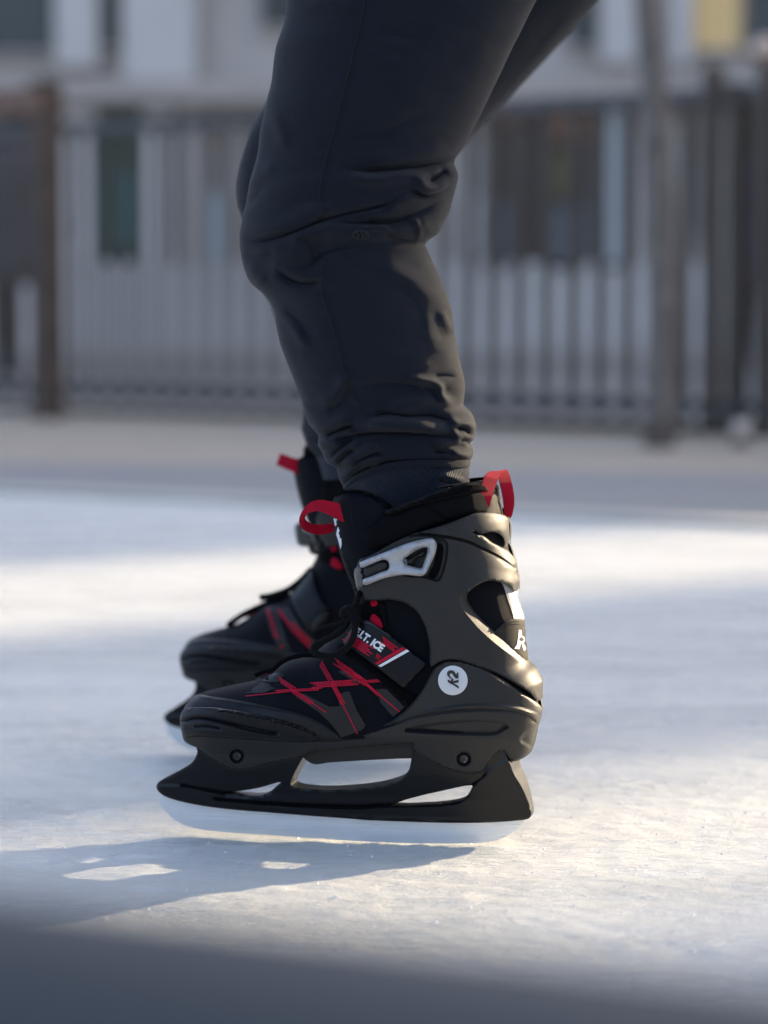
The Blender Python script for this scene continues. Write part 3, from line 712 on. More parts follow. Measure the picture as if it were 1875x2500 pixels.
# cuff
CUFF = Z('A 738,895 705,1000 712,1110 735,1195 772,1240 790,1300 830,1312 1000,1306 1 700,860 800,882 870,932 920,1022 945,1130 953,1248 D 150,988 250,951 350,941 500,963 770,1060 1000,1150 1250,1290 1400,1390 1480,1468 1540,1486 1561,1450 1563,1220 1538,1175 1480,1070 1330,918 1150,758 930,578 750,410 600,232 545,110 B 700,1590 800,1510 900,1462 970,1449 1080,1470 1200,1508 1268,1582 1287,1540 1294,1450 1270,1370 1252,1210 1190,1130 1140,1083 1050,1040 950,985 870,920 748,878 770,862 865,893 930,876 1000,872 1060,890 1110,930 1143,1000 1150,1046 1176,990 1183,920 1172,780 1166,718 1100,665 1030,646 950,641 760,656 640,702 400,792 200,852 0,912 1 700,552 640,588 580,618')
cuff = panel('ankle_cuff', CUFF, f_cuff, 0.0045, PLASTIC, skate, thick=0.0045, bevel=3.5, depth=0.0016, res=4.5, step=4.5, sharp_angle=27,
      grooves=[(Z('B 0,925 100,906 300,916 500,942 700,992 830,1052 950,1112 1100,1195 1258,1312'), 0.0034, 2.8)],
      bump=[(Z('A 1180,780 1400,705 1560,690 1622,740 1605,930 1535,1105 1400,1075 1200,1055 1100,1000'), -0.0045, 6.0),
            (Z('D 485,130 690,425 895,625 1095,785 1290,925 1440,1050 1580,1180 1700,1000 1300,700 900,350 620,60'), -0.0065, 17.0),
            (Z('B 600,1659 700,1500 850,1400 1000,1380 1150,1420 1320,1440 1320,1700 600,1800'), 0.0016, 26.0)])
# window behind the cuff: tape, heel patch
tape = panel('reflective_tape', Z('B 1082,1440 1270,1540 D 1235,100 1262,200 1310,330 1319,402 1190,398 1176,340 1100,120 1056,-30'), f_boot, 0.0012, TAPE, skate, bevel=2, thick=0.001, res=7)
patch = panel('heel_patch', Z('D 920,590 1000,500 1080,430 1180,396 1322,404 1328,480 1336,620 1358,800 1372,970 1320,960 1100,800'), f_boot, 0.0022, NUBUCK, skate, bevel=3, thick=0.002, res=7)

# buckle
strapb = panel('buckle_strap', Z('A 772,990 880,935 980,902 1022,915 1038,960 1018,1005 900,1052 792,1098'), f_cuff, 0.0085, PLASTIC, skate, bevel=5, thick=0.008, depth=0.003, res=6, side='near')
panel('buckle_bracket', Z('A 682,1008 735,950 770,980 782,1060 792,1150 722,1212 704,1168'), f_cuff, 0.0080, mat('grey_bracket', (0.10, 0.095, 0.09), 0.45, metal=0.2), strapb, bevel=4, thick=0.008, res=6, side='near')
lever = panel('buckle', Z('A 735,925 830,885 1000,820 1200,740 1400,690 1470,690 1505,730 1508,790 1480,880 1400,1040 1360,1065 1200,1052 1080,1066 960,1096 800,1157 776,1150 772,1100 850,1070 960,1022 1020,1002 1038,960 1022,913 980,898 900,925 770,980 745,975'), f_cuff, 0.0135, SILVER, skate, bevel=5, depth=0.0022, thick=0.0045, res=6, step=4, side='near', sharp=(0, 15, 17, 24),
      holes=[Z('A 1422,775 1340,790 1240,850 1178,905 1192,942 1250,966 1362,986 1388,930 1422,830')],
      bump=[(Z('A 1060,900 1240,825 1430,740 1440,780 1400,1010 1250,1000 1080,985'), -0.0014, 8.0)])
panel('buckle_slot', Z('A 1522,738 1568,738 1586,785 1560,960 1505,1085 1432,1062 1482,960 1516,820'), f_cuff, 0.0012, DARKCLOTH, lever, bevel=3, thick=0.001, res=6, side='near')
panel('buckle_pivot', Z('A 1190,905 1240,880 1330,830 1400,800 1390,860 1300,900 1290,950 1240,955 1195,935'), f_cuff, 0.0070, PLASTIC, lever, bevel=4, thick=0.006, depth=0.003, res=5, side='near')
panel('pivot_pin', Z('A 1190,895 1212,898 1222,925 1215,955 1196,945'), f_cuff, 0.0095, SILVER, lever, bevel=3, thick=0.004, res=4, side='near')

# badge
BCc = Z('3 848,203')[0]
badge = panel('badge', circ(BCc, 36.0, 40), f_low, 0.0046, BADGE, shell, bevel=2, thick=0.0012, res=7, step=4)
def decal(name, polys, fld, off, m, parent, side='both', res=9):
    T = [(triangulate(spline(p, 6.0, True, range(len(p))), [], res)) for p in polys]; out = []
    for sg in ((1, -1) if side == 'both' else (1,)):
        VV, FF = [], []
        for V, F in T:
            b = len(VV); q = on(V, fld, off); q[:, 1] *= sg; VV.extend(q); FF.extend([tuple(b + i for i in (f if sg > 0 else f[::-1])) for f in F])
        out.append(mesh_obj(name, VV, FF, m, parent, recalc=False))
        if len(T) > 1: out[-1]['kind'] = 'stuff'
    return out[0]
def bars(p0, p1, n, gap, w, stag, tags='C'):
    """n thin parallel stripes from p0 to p1 (window units), ends staggered"""
    p0, p1 = np.array(p0, float), np.array(p1, float); d = p1 - p0; L = np.linalg.norm(d); d /= L; nn = np.array([-d[1], d[0]]); out = []
    for i in range(n):
        o = (i - (n - 1) / 2) * gap; a = p0 + nn * o + d * stag * ((i * 37) % 5 / 4.0); b = p1 + nn * o - d * stag * ((i * 23 + 11) % 5 / 4.0)
        q = [a + nn * w / 2, b + nn * w / 2, b - nn * w / 2, a - nn * w / 2]
        z = ZW[tags]; k = z[2] / 1659.0
        out.append(np.array([(z[0] + u * k, z[1] + v * k) for u, v in q]))
    return out
# grey printed facets, a painted-on toe highlight and red printed stripes on the vamp
decal('grey_print_and_highlight', [Z('C 300,1128 380,1105 620,1228 712,1222 700,1120 760,1088 805,1088 870,1260 955,1402 920,1440 730,1512 640,1390 520,1275')], f_boot, 0.0007, GREYPRINT_HIGHLIGHT, skate)
decal('grey_print_and_highlight', [Z('C 1050,1062 1145,1064 1312,1232 1205,1320 1090,1190')], f_boot, 0.0007, GREYPRINT2, skate)
decal('grey_print_and_highlight', [Z('C 0,985 60,940 130,908 205,935 150,1000 60,1000'), Z('C -150,1100 0,1000 60,1015 120,1060 0,1100')], f_boot, 0.0008, GREYPRINT_HIGHLIGHT, skate)  # toe patches: a light grey highlight laid on as colour
decal('grey_print_and_highlight', [Z('C 700,900 770,890 900,1010 860,1015')], f_boot, 0.0007, GREYPRINT2, skate)
decal('red_stripe', bars((655, 800), (960, 1015), 4, 15, 9, 60) + bars((790, 870), (1110, 1150), 2, 16, 9, 50) + bars((950, 1010), (1268, 1276), 1, 10, 9, 0), f_boot, 0.0012, REDPRINT, skate)
decal('red_stripe', bars((535, 815), (640, 1000), 3, 16, 9, 20) + bars((630, 980), (752, 1215), 3, 14, 10, 40) + bars((720, 1160), (878, 1478), 1, 9, 9, 0), f_boot, 0.0013, REDPRINT, skate)
decal('red_stripe', bars((440, 1030), (885, 1000), 4, 14, 10, 60) + bars((120, 1085), (560, 1062), 2, 14, 10, 40) + bars((-150, 1128), (320, 1078), 1, 9, 9, 0) + bars((880, 1000), (1105, 984), 2, 15, 10, 20), f_boot, 0.0014, REDPRINT, skate)
decal('red_stripe', bars((140, 965), (310, 1075), 3, 15, 10, 40) + bars((250, 1060), (475, 1205), 3, 14, 10, 40) + bars((430, 1170), (592, 1280), 1, 9, 9, 0), f_boot, 0.0015, REDPRINT, skate)

# instep strap (near side carries the print), its plain twin on the inner side
STRAP = Z('C 905,412 960,425 1050,480 1180,572 1320,685 1500,826 1496,846 1312,1044 1290,1046 1180,960 1060,868 940,775 800,672 745,636 790,560 850,470')
STRAPM = mat('strap_leatherette', (0.0022, 0.0028, 0.0050), 0.42, spec=0.22, bump=(1300, 0.25), var=0.15, noise=90)
strap = panel('instep_strap', STRAP, f_boot, 0.0060, STRAPM, skate, bevel=4, depth=0.0012, thick=0.003, res=7, side='near', sharp=(5, 7))
strap2 = panel('instep_strap', STRAP, f_boot, 0.0060, STRAPM, skate, bevel=4, depth=0.0012, thick=0.003, res=7, side='far', sharp=(5, 7))
pad = panel('strap_pad', Z('C 700,640 850,690 1060,870 1290,1050 1430,1130 1380,1210 1250,1140 1060,980 850,800 700,700'), f_boot, 0.0030, FLEECE, skate, bevel=6, depth=0.002, thick=0.003, res=8)
decal('white_stripe', [Z('C 1330,699 1356,716 1092,862 1068,849')], f_boot, 0.0066, WHITEPRINT, strap, 'near')
decal('red_stripe', [Z('C 1290,678 1326,692 1058,842 1038,824')] + bars((1095, 603), (1245, 712), 4, 15, 10, 40) + bars((760, 570), (1020, 735), 6, 15, 10, 70) + bars((1045, 750), (1090, 785), 3, 14, 9, 12), f_boot, 0.0066, REDPRINT, strap, 'near')
decal('tread', [Z('C 880,425 1000,455 1180,572 1172,582 1000,472 880,440')], f_boot, 0.0064, INK, strap, 'near')
lettering('lettering', 'F.I.T. ICE', Z('C 835,553')[0], Z('C 1093,728')[0], Z('C 878,490')[0], f_boot, 0.0068, WHITEPRINT, strap, 0.05, 0.05)
decal('emblem', [Z('D 283,1148 287,1108 318,1086 360,1088 388,1108 402,1137 412,1137 424,1114 437,1118 440,1195 402,1198 378,1172 358,1138 336,1128 319,1140 324,1166 347,1192 350,1214 316,1190'),
                 Z('D 288,1217 312,1213 330,1234 350,1196 374,1206 364,1234 440,1212 440,1252 374,1260 440,1299 446,1336 375,1290 322,1264 300,1248')], f_low, 0.0052, INK, badge, 'near', res=5)
decal('emblem', [Z('D 1255,540 1290,546 1296,618 1332,640 1336,690 1312,720 1346,770 1352,800 1328,826 1310,790 1292,718 1280,730 1262,802 1190,796 1230,738 1246,640')], f_boot, 0.0030, WHITEPRINT, patch, 'near')
decal('emblem', [Z('A 472,478 545,495 552,560 538,640 535,680 552,682 556,740 545,792 520,700 500,640 508,600 524,540 522,500 500,498 505,545 490,560')], f_tongue, 0.0048, WHITEPRINT, skate, 'near')

# red webbing eyelets, edge binding, laces
panel('lace_loop', Z('C 1000,255 1062,262 1050,300 1005,300'), f_boot, 0.0035, RED, skate, bevel=2, thick=0.002, res=6)
panel('lace_loop', Z('C 990,445 1020,372 1090,432 1108,500 1060,498'), f_boot, 0.0035, RED, skate, bevel=2, thick=0.002, res=6)
panel('lace_loop', Z('2 608,330 640,320 680,322 660,338 600,352'), f_boot, 0.0028, RED, skate, bevel=2, thick=0.002, res=4)
panel('edge_binding', Z('C 1062,262 1120,275 1140,380 1165,560 1120,540 1108,430 1075,340'), f_boot, 0.0024, DARKCLOTH, skate, bevel=3, thick=0.002, res=6)
panel('inner_tongue', Z('C 870,300 960,260 1062,262 1075,340 1108,430 1118,520 1000,450 900,412 860,380'), f_boot, 0.0018, FLEECE, skate, bevel=3, thick=0.002, res=7)
def tube_px(name, s, ys, r, m, parent, n=10, ny=8):
    P = spline(Z(s), ny); y = np.interp(np.linspace(0, 1, len(P)), np.linspace(0, 1, len(ys)), ys)
    return MB().tube([loc(P[i, 0], P[i, 1], y[i]) for i in range(len(P))], r, n).build(name, m, parent)
tube_px('throat_binding', 'C -60,935 20,905 100,880 180,815 270,775 380,752 470,752 600,770', [-.020, -.026, -.030, -.033], 0.0021, FLEECE, skate)
tube_px('lace', 'C 960,110 905,160 880,230 855,300 815,350', [-.030, -.040, -.042], 0.0026, LACE, skate)
tube_px('lace', 'C 810,380 775,470 690,555 560,625 480,668 476,715 540,752 640,760 740,715 815,640 848,560 852,460 830,380', [-.042, -.046, -.050, -.052, -.050, -.044], 0.0027, LACE, skate)
tube_px('lace', 'C 800,400 740,455 640,480 525,508', [-.040, -.046, -.048], 0.0017, LACE, skate)
kn = MB()
for (u, v, r_) in ((800, 355, 0.0062), (850, 340, 0.0055), (760, 365, 0.0048), (870, 410, 0.005), (830, 390, 0.0058)):
    p = Z('C %d,%d' % (u, v))[0]; ball(kn, loc(p[0], p[1], -.043 + 0.002 * math.sin(u)), r_, 14)
kn.build('lace_knot', LACE, skate, weld=1e-5)

# pull loops
ribbon('pull_loop', Z('1 517,440 440,410 380,380 300,350 246,362 226,388 240,412 290,430 392,424'), Z('1 517,350 440,312 380,295 310,285 250,303 205,355 192,410 213,455 270,482 330,486 392,470'),
       [-.043, -.042, -.040, -.036, -.030, -.022, -.014, -.008, -.004], [-.043, -.040, -.036, -.032, -.026, -.018, -.010, -.004, 0], RED, skate)
ribbon('pull_loop', Z('1 1195,372 1232,255 1268,145 1300,118 1335,140 1352,200 1367,270 1373,330 1376,385'), Z('1 1280,366 1312,255 1342,165 1368,118 1388,110 1418,190 1433,290 1422,365 1400,408'),
       [-.036, -.034, -.028, -.020, -.010, -.004, 0, .003, .004], [-.027, -.024, -.018, -.010, 0, .004, .006, .008, .006], RED, skate)

# stitching
def stitches(name, s, fld, off, m, parent, pitch=4.6, ln=2.8, w=0.75):
    P = spline(Z(s), 2.0); d = np.concatenate([[0], np.cumsum(np.linalg.norm(np.diff(P, axis=0), axis=1))]); VV, FF = [], []
    for t in np.arange(0, d[-1] - ln, pitch):
        a = np.array([np.interp(t, d, P[:, 0]), np.interp(t, d, P[:, 1])]); b = np.array([np.interp(t + ln, d, P[:, 0]), np.interp(t + ln, d, P[:, 1])])
        n = (b - a)[::-1] * np.array([-1, 1]); n = n / (np.linalg.norm(n) + 1e-9) * w
        q = np.array([a + n, a - n, b - n, b + n]); o_ = on(q, fld, off); i_ = on(q, fld, off + 0.0007)
        mid = on(np.array([(a + b) / 2]), fld, off + 0.0010)
        k_ = len(VV); VV.extend(o_); VV.extend(mid)
        for i in range(4): FF.append((k_ + i, k_ + (i + 1) % 4, k_ + 4))
    return tag(mesh_obj(name, VV, FF, m, parent), None, kind='stuff')
stitches('stitching', '2 250,482 480,513 640,542 780,572 880,602 955,642 1000,672 1055,722', f_boot, 0.0023, THREAD, skate)
stitches('stitching', '2 250,474 480,504 640,534 780,563 880,593 958,634 1008,668', f_boot, 0.0023, THREAD, skate)
stitches('stitching', 'C 930,440 1050,500 1180,592 1300,690', f_boot, 0.0062, THREAD, strap)
stitches('stitching', 'C 850,690 1050,840', f_boot, 0.0062, THREAD, strap)
stitches('stitching', 'D 1040,490 1110,450 1180,428 1300,432', f_boot, 0.0024, THREAD, patch, 4.2, 2.4, 1.2)
stitches('stitching', 'D 1060,520 1120,478 1190,462 1310,466', f_boot, 0.0024, THREAD, patch, 4.2, 2.4, 1.2)
stitches('stitching', 'D 1095,20 1150,200 1200,350', f_boot, 0.0016, THREAD, tape, 4.2, 2.4, 0.9)
stitches('stitching', 'A 655,430 660,480 668,545', f_boot, 0.0010, THREAD, skate, 3.6, 2.4, 0.8)
stitches('stitching', 'A 672,330 668,600 672,800 680,900', f_tongue, 0.0042, THREAD, skate)

# ------------------------------------------------------------------ second skate: mirrored copy, farther foot
NOCOPY = ('lettering', 'emblem', 'tread', 'white_stripe', 'grey_print_and_highlight', 'red_stripe', 'pull_loop', 'lace', 'lace_knot', 'throat_binding', 'instep_strap', 'strap_pad')
FAR_YAW = R(12); FAR_PITCH = R(4)
def place_far(tip_px):
    """toe of the holder under tip_px, heel lifted, front of the blade on the ice"""
    cp, sp = math.cos(FAR_PITCH), math.sin(FAR_PITCH); c, s = math.cos(-FAR_YAW), math.sin(-FAR_YAW)
    def rot(p): return np.array([p[0] * cp - p[2] * sp, 0.0, p[0] * sp + p[2] * cp])
    lift = -min(rot(v.co)[2] for v in blade.data.vertices)
    t_ = rot(loc(*Z('2 8,992')[0], 0.0)); d = ray(*tip_px); w = np.array([0, 0, CAM_H]) + d * ((t_[2] + lift - CAM_H) / d[2])
    return (float(w[0] - t_[0] * c), float(w[1] - t_[0] * s), lift)
far_loc = place_far((402, 1752))
print('near', O, 'far', far_loc)
skate2 = empty('ice_skate', far_loc); skate2.rotation_euler = (0, -FAR_PITCH, -FAR_YAW); skate2.scale = (1, -1, 1)
tag(skate2, 'black ice skate on the far foot, mostly hidden behind the nearer skate', 'ice skate')
def copy_kids(src, dst):
    for ch in [o for o in src.children if o.name.split('.')[0] not in NOCOPY]:
        c = ch.copy(); COL.objects.link(c); c.parent = dst; copy_kids(ch, c)
copy_kids(skate, skate2)
# what the far skate shows of its inner side: plain strap with clip, its own print, loop, lace
cp_, sp_ = math.cos(FAR_PITCH), math.sin(FAR_PITCH); cf, sf = math.cos(-FAR_YAW), math.sin(-FAR_YAW)
NEAR_FRAME = (RM, CAML)
RM = np.array([[cf, -sf, 0], [sf, cf, 0], [0, 0, 1.0]]) @ np.array([[cp_, 0, -sp_], [0, 1, 0], [sp_, 0, cp_]])
CAML = to_local(np.array([0, 0, CAM_H]) - np.array(far_loc)); FLIPY = -1.0
st2 = panel('instep_strap', Z('8 1252,1140 1170,1230 1098,1325 1112,1400 1170,1525 1262,1650 1330,1610 1395,1460 1345,1390 1290,1275'), f_boot, 0.0060, STRAPM, skate2, bevel=4, depth=0.0012, thick=0.003, res=8, side='near')
panel('strap_clip', Z('8 1255,1600 1275,1530 1340,1470 1385,1450 1420,1490 1390,1530 1320,1610 1275,1660'), f_boot, 0.0100, HOLDER, st2, bevel=7, depth=0.004, thick=0.006, res=6, side='near')
decal('grey_print_and_highlight', [Z('8 880,1430 1000,1420 1012,1560 1060,1700 1120,1830 1065,1860 980,1740 920,1600')], f_boot, 0.0008, GREYPRINT_HIGHLIGHT, skate2, 'near')
decal('grey_print_and_highlight', [Z('8 1002,1425 1080,1440 1180,1600 1330,1740 1270,1790 1130,1640 1022,1520')], f_boot, 0.0008, GREYPRINT_HIGHLIGHT, skate2, 'near')
decal('red_stripe', bars((905, 1440), (985, 1700), 2, 18, 9, 20, '8') + bars((1010, 1745), (1080, 1855), 2, 16, 9, 10, '8'), f_boot, 0.0014, REDPRINT, skate2, 'near')
decal('red_stripe', bars((990, 1450), (1100, 1600), 2, 16, 9, 20, '8') + bars((1085, 1570), (1270, 1755), 4, 15, 9, 50, '8'), f_boot, 0.0014, REDPRINT, skate2, 'near')
f_wide = Field(np.array([(200, 200), (1500, 200), (1500, 2300), (200, 2300)]), lambda x, z: 0.034 + 0 * x, 0.001, 0)
panel('tongue_side', Z('8 1195,175 1215,120 1280,85 1360,110 1440,230 1500,400 1659,460 1659,960 1480,1000 1330,880 1262,780 1225,600 1200,380'), f_wide, 0.0, DARKCLOTH, skate2, bevel=9, depth=0.006, thick=0.012, res=9, side='near1')
ribbon('pull_loop', Z('8 1210,250 1110,222 1022,192 1016,196 1100,232 1200,262'), Z('8 1202,378 1100,332 988,282 985,284 1090,330 1190,370'), [-.036, -.034, -.028, -.010, .004, .010], [-.036, -.034, -.028, -.010, .004, .010], RED, skate2)
br = panel('cuff_arm', Z('8 1240,930 1330,860 1440,800 1560,860 1640,1100 1660,1420 1600,1360 1560,1180 1500,1090 1400,1020 1262,1005'), f_tongue, 0.0075, PLASTIC, skate2, bevel=5, thick=0.006, res=8, side='near')
panel('buckle_bracket', Z('8 1128,768 1165,752 1182,790 1300,850 1312,920 1240,945 1160,935 1140,900'), f_tongue, 0.0100, mat('bracket_plastic', (0.045, 0.043, 0.040), 0.5), br, bevel=5, thick=0.014, res=6, side='near1')
tube_px('lace', '8 850,1358 940,1342 1080,1290 1180,1215 1262,1130', [-.004, -.006, -.012, -.020], 0.0034, LACE, skate2)
tube_px('throat_binding', '8 585,1580 700,1500 800,1450 930,1390 1080,1330', [-.004, -.006, -.008], 0.0030, FLEECE, skate2)
RM, CAML = NEAR_FRAME; FLIPY = 1.0

# ================================================================== PERSON (legs in dark joggers)
Y_NEAR = float(O[1]) + 0.02; Y_FAR = float(far_loc[1]) - 0.02
person = empty('person', (float(O[0]), float(O[1]) + 0.16, 0.0))
tag(person, 'person in dark navy joggers standing with bent knees on black ice skates', 'person')
def rows_of(s, tagw='4'):
    """'Lx,Ly;Rx,Ry;bow ...' -> arrays"""
    L_, R_, bw = [], [], []
    z = ZW[tagw]; k = z[2] / 1659.0
    for t in s.split():
        a = t.split(';'); l = [float(q) for q in a[0].split(',')]; r = [float(q) for q in a[1].split(',')]
        L_.append((z[0] + l[0] * k, z[1] + l[1] * k)); R_.append((z[0] + r[0] * k, z[1] + r[1] * k)); bw.append(float(a[2]) * k if len(a) > 2 else 0)
    return np.array(L_), np.array(R_), np.array(bw)
def fold_field(P, folds, scale=1.0):
    """sum of soft ridges (+) and creases (-); each fold: polyline (window 4/F/E), height m, half width px, sharper lower side"""
    out = np.zeros(len(P))
    for pl, h, w, asym in folds:
        S = spline(Z(pl), 5.0)
        # signed side and taper along the fold
        A = S[:-1]; B = S[1:]; best = np.full(len(P), 1e9); sgn = np.zeros(len(P)); par = np.zeros(len(P))
        lo = S.min(0) - 4 * w; hi = S.max(0) + 4 * w; k = (P[:, 0] > lo[0]) & (P[:, 0] < hi[0]) & (P[:, 1] > lo[1]) & (P[:, 1] < hi[1])
        if not k.any(): continue
        Q = P[k]; ab = B - A; t = np.clip(((Q[:, None] - A[None]) * ab[None]).sum(-1) / ((ab ** 2).sum(-1) + 1e-9), 0, 1)
        d = Q[:, None] - (A[None] + ab[None] * t[..., None]); dd = np.sqrt((d ** 2).sum(-1)); i = dd.argmin(1)
        r = np.arange(len(Q)); dm = dd[r, i]; cr = ab[i, 0] * d[r, i, 1] - ab[i, 1] * d[r, i, 0]
        u = (i + t[r, i]) / len(A); tp = np.clip(np.minimum(u, 1 - u) / 0.22, 0.0, 1); tp = tp * tp * (3 - 2 * tp)
        ww = np.where(cr > 0, w / asym, w * asym)
        out[k] += h * (0.15 + 0.85 * tp) * (np.exp(-(dm / ww) ** 2) if h > 0 else 0.45 * np.exp(-(dm / ww) ** 2) + 0.75 * np.exp(-dm / (0.42 * ww))) * np.where((u <= 0) | (u >= 1), np.exp(-(dm / (0.5 * w)) ** 2), 1)
    return out * scale
def leg_loft(rows, Y, nrow, ncol, depth_k, folds, shift=(0, 0), noise=0.0012, seed=0, dcap=0.075):
    L_, R_, bw = rows; n = len(L_)
    s = np.concatenate([[0], np.cumsum(np.linalg.norm(np.diff((L_ + R_) / 2, axis=0), axis=1))]); s = s / s[-1]
    idx = np.linspace(0, 1, nrow)
    def rs(Pp):
        S = spline(Pp, 12); ss = np.interp(np.linspace(0, n - 1, len(S)), np.arange(n), s)
        return np.stack([np.interp(idx, ss, S[:, 0]), np.interp(idx, ss, S[:, 1])], 1)
    l, r = rs(L_), rs(R_); b = np.interp(idx, s, bw)
    th = np.linspace(0, 2 * math.pi, ncol, endpoint=False)
    P = np.zeros((nrow, ncol, 2)); D = np.zeros((nrow, ncol)); NX = np.zeros((nrow, ncol)); NY = np.zeros((nrow, ncol))
    for j, a in enumerate(th):
        t = (1 - math.cos(a)) / 2; P[:, j] = l + (r - l) * t; P[:, j, 1] -= b * math.sin(math.pi * t ** 0.65)
        wd = np.linalg.norm(r - l, axis=1) / 2 / 2950.0
        sup = math.copysign(abs(math.sin(a)) ** 0.9, math.sin(a))
        D[:, j] = -np.minimum(wd * depth_k, dcap) * sup; NX[:, j] = -math.cos(a); NY[:, j] = -math.sin(a)
    Pf = P.reshape(-1, 2)
    h = fold_field(Pf, folds).reshape(nrow, ncol)
    rng = np.random.RandomState(seed); gx, gy = Pf[:, 0].reshape(nrow, ncol), Pf[:, 1].reshape(nrow, ncol)
    nz = np.zeros((nrow, ncol))
    for q in range(9):
        f = 0.006 + 0.004 * q; an = rng.rand() * 6.28; nz += np.sin(f * (gx * math.cos(an) + 1.3 * gy * math.sin(an)) + rng.rand() * 6.28 + th[None] * (1 + q % 2)) / (1 + q * 0.5)
    t5 = R(-12); Xr, Yr = gx * math.cos(t5) - gy * math.sin(t5) + 5000, gx * math.sin(t5) + gy * math.cos(t5) + 5000
    wr = vnoise(Xr, Yr, 95, 26, seed + 40) + 0.6 * vnoise(Xr + 0.4 * Yr, Yr, 46, 15, seed + 41) + 0.35 * vnoise(Xr - 0.5 * Yr, Yr, 22, 11, seed + 42)
    wr = np.sign(wr) * np.abs(wr) ** 1.3
    h = h + noise * nz * np.abs(NY) + 0.55 * noise * wr
    base = at_y(Pf[:, 0], Pf[:, 1], np.full(len(Pf), Y)).reshape(nrow, ncol, 3)
    V = base.copy(); fr = np.abs(NY)
    V[..., 0] += NX * h * (1 - fr) * 0.3; V[..., 1] = Y + D + NY * h * np.clip(fr * 1.6, 0, 1)
    V = V.reshape(-1, 3); F = []
    for i in range(nrow - 1):
        for j in range(ncol):
            j2 = (j + 1) % ncol; F.append((i * ncol + j, i * ncol + j2, (i + 1) * ncol + j2, (i + 1) * ncol + j))
    uv = np.stack(np.meshgrid(th / (2 * math.pi), idx), -1).reshape(-1, 2)
    return V, F, uv
NEAR_ROWS = rows_of('700,-1050;1950,-1150 560,-700;1760,-720 430,-330;1560,-360 350,-120;1420,-130 330,0;1338,12 322,85;1300,85 287,200;1240,200 270,330;1180,330 242,450;1125,450 225,620;1042,610 203,705;1015,660 183,785;1026,712 163,850;1009,790 148,910;986,870 140,958;937,948 143,1005;893,988 150,1052;902,1012 165,1100;925,1065 187,1142;950,1120 243,1198;985,1210 280,1262;1003,1275 291,1330;1010,1345 305,1392;1030,1450 350,1512;1053,1550 385,1600;1050,1612 401,1642;1047,1640 405,1668;1077,1668 420,1712;1094,1704 447,1745;1097,1738 463,1770;1089,1775 458,1798;1080,1797 474,1830;1087,1818 492,1872;1085,1842;10 533,1897;1076,1862;26 541,1930;1072,1880;44 560,1975;1070,1890;62')
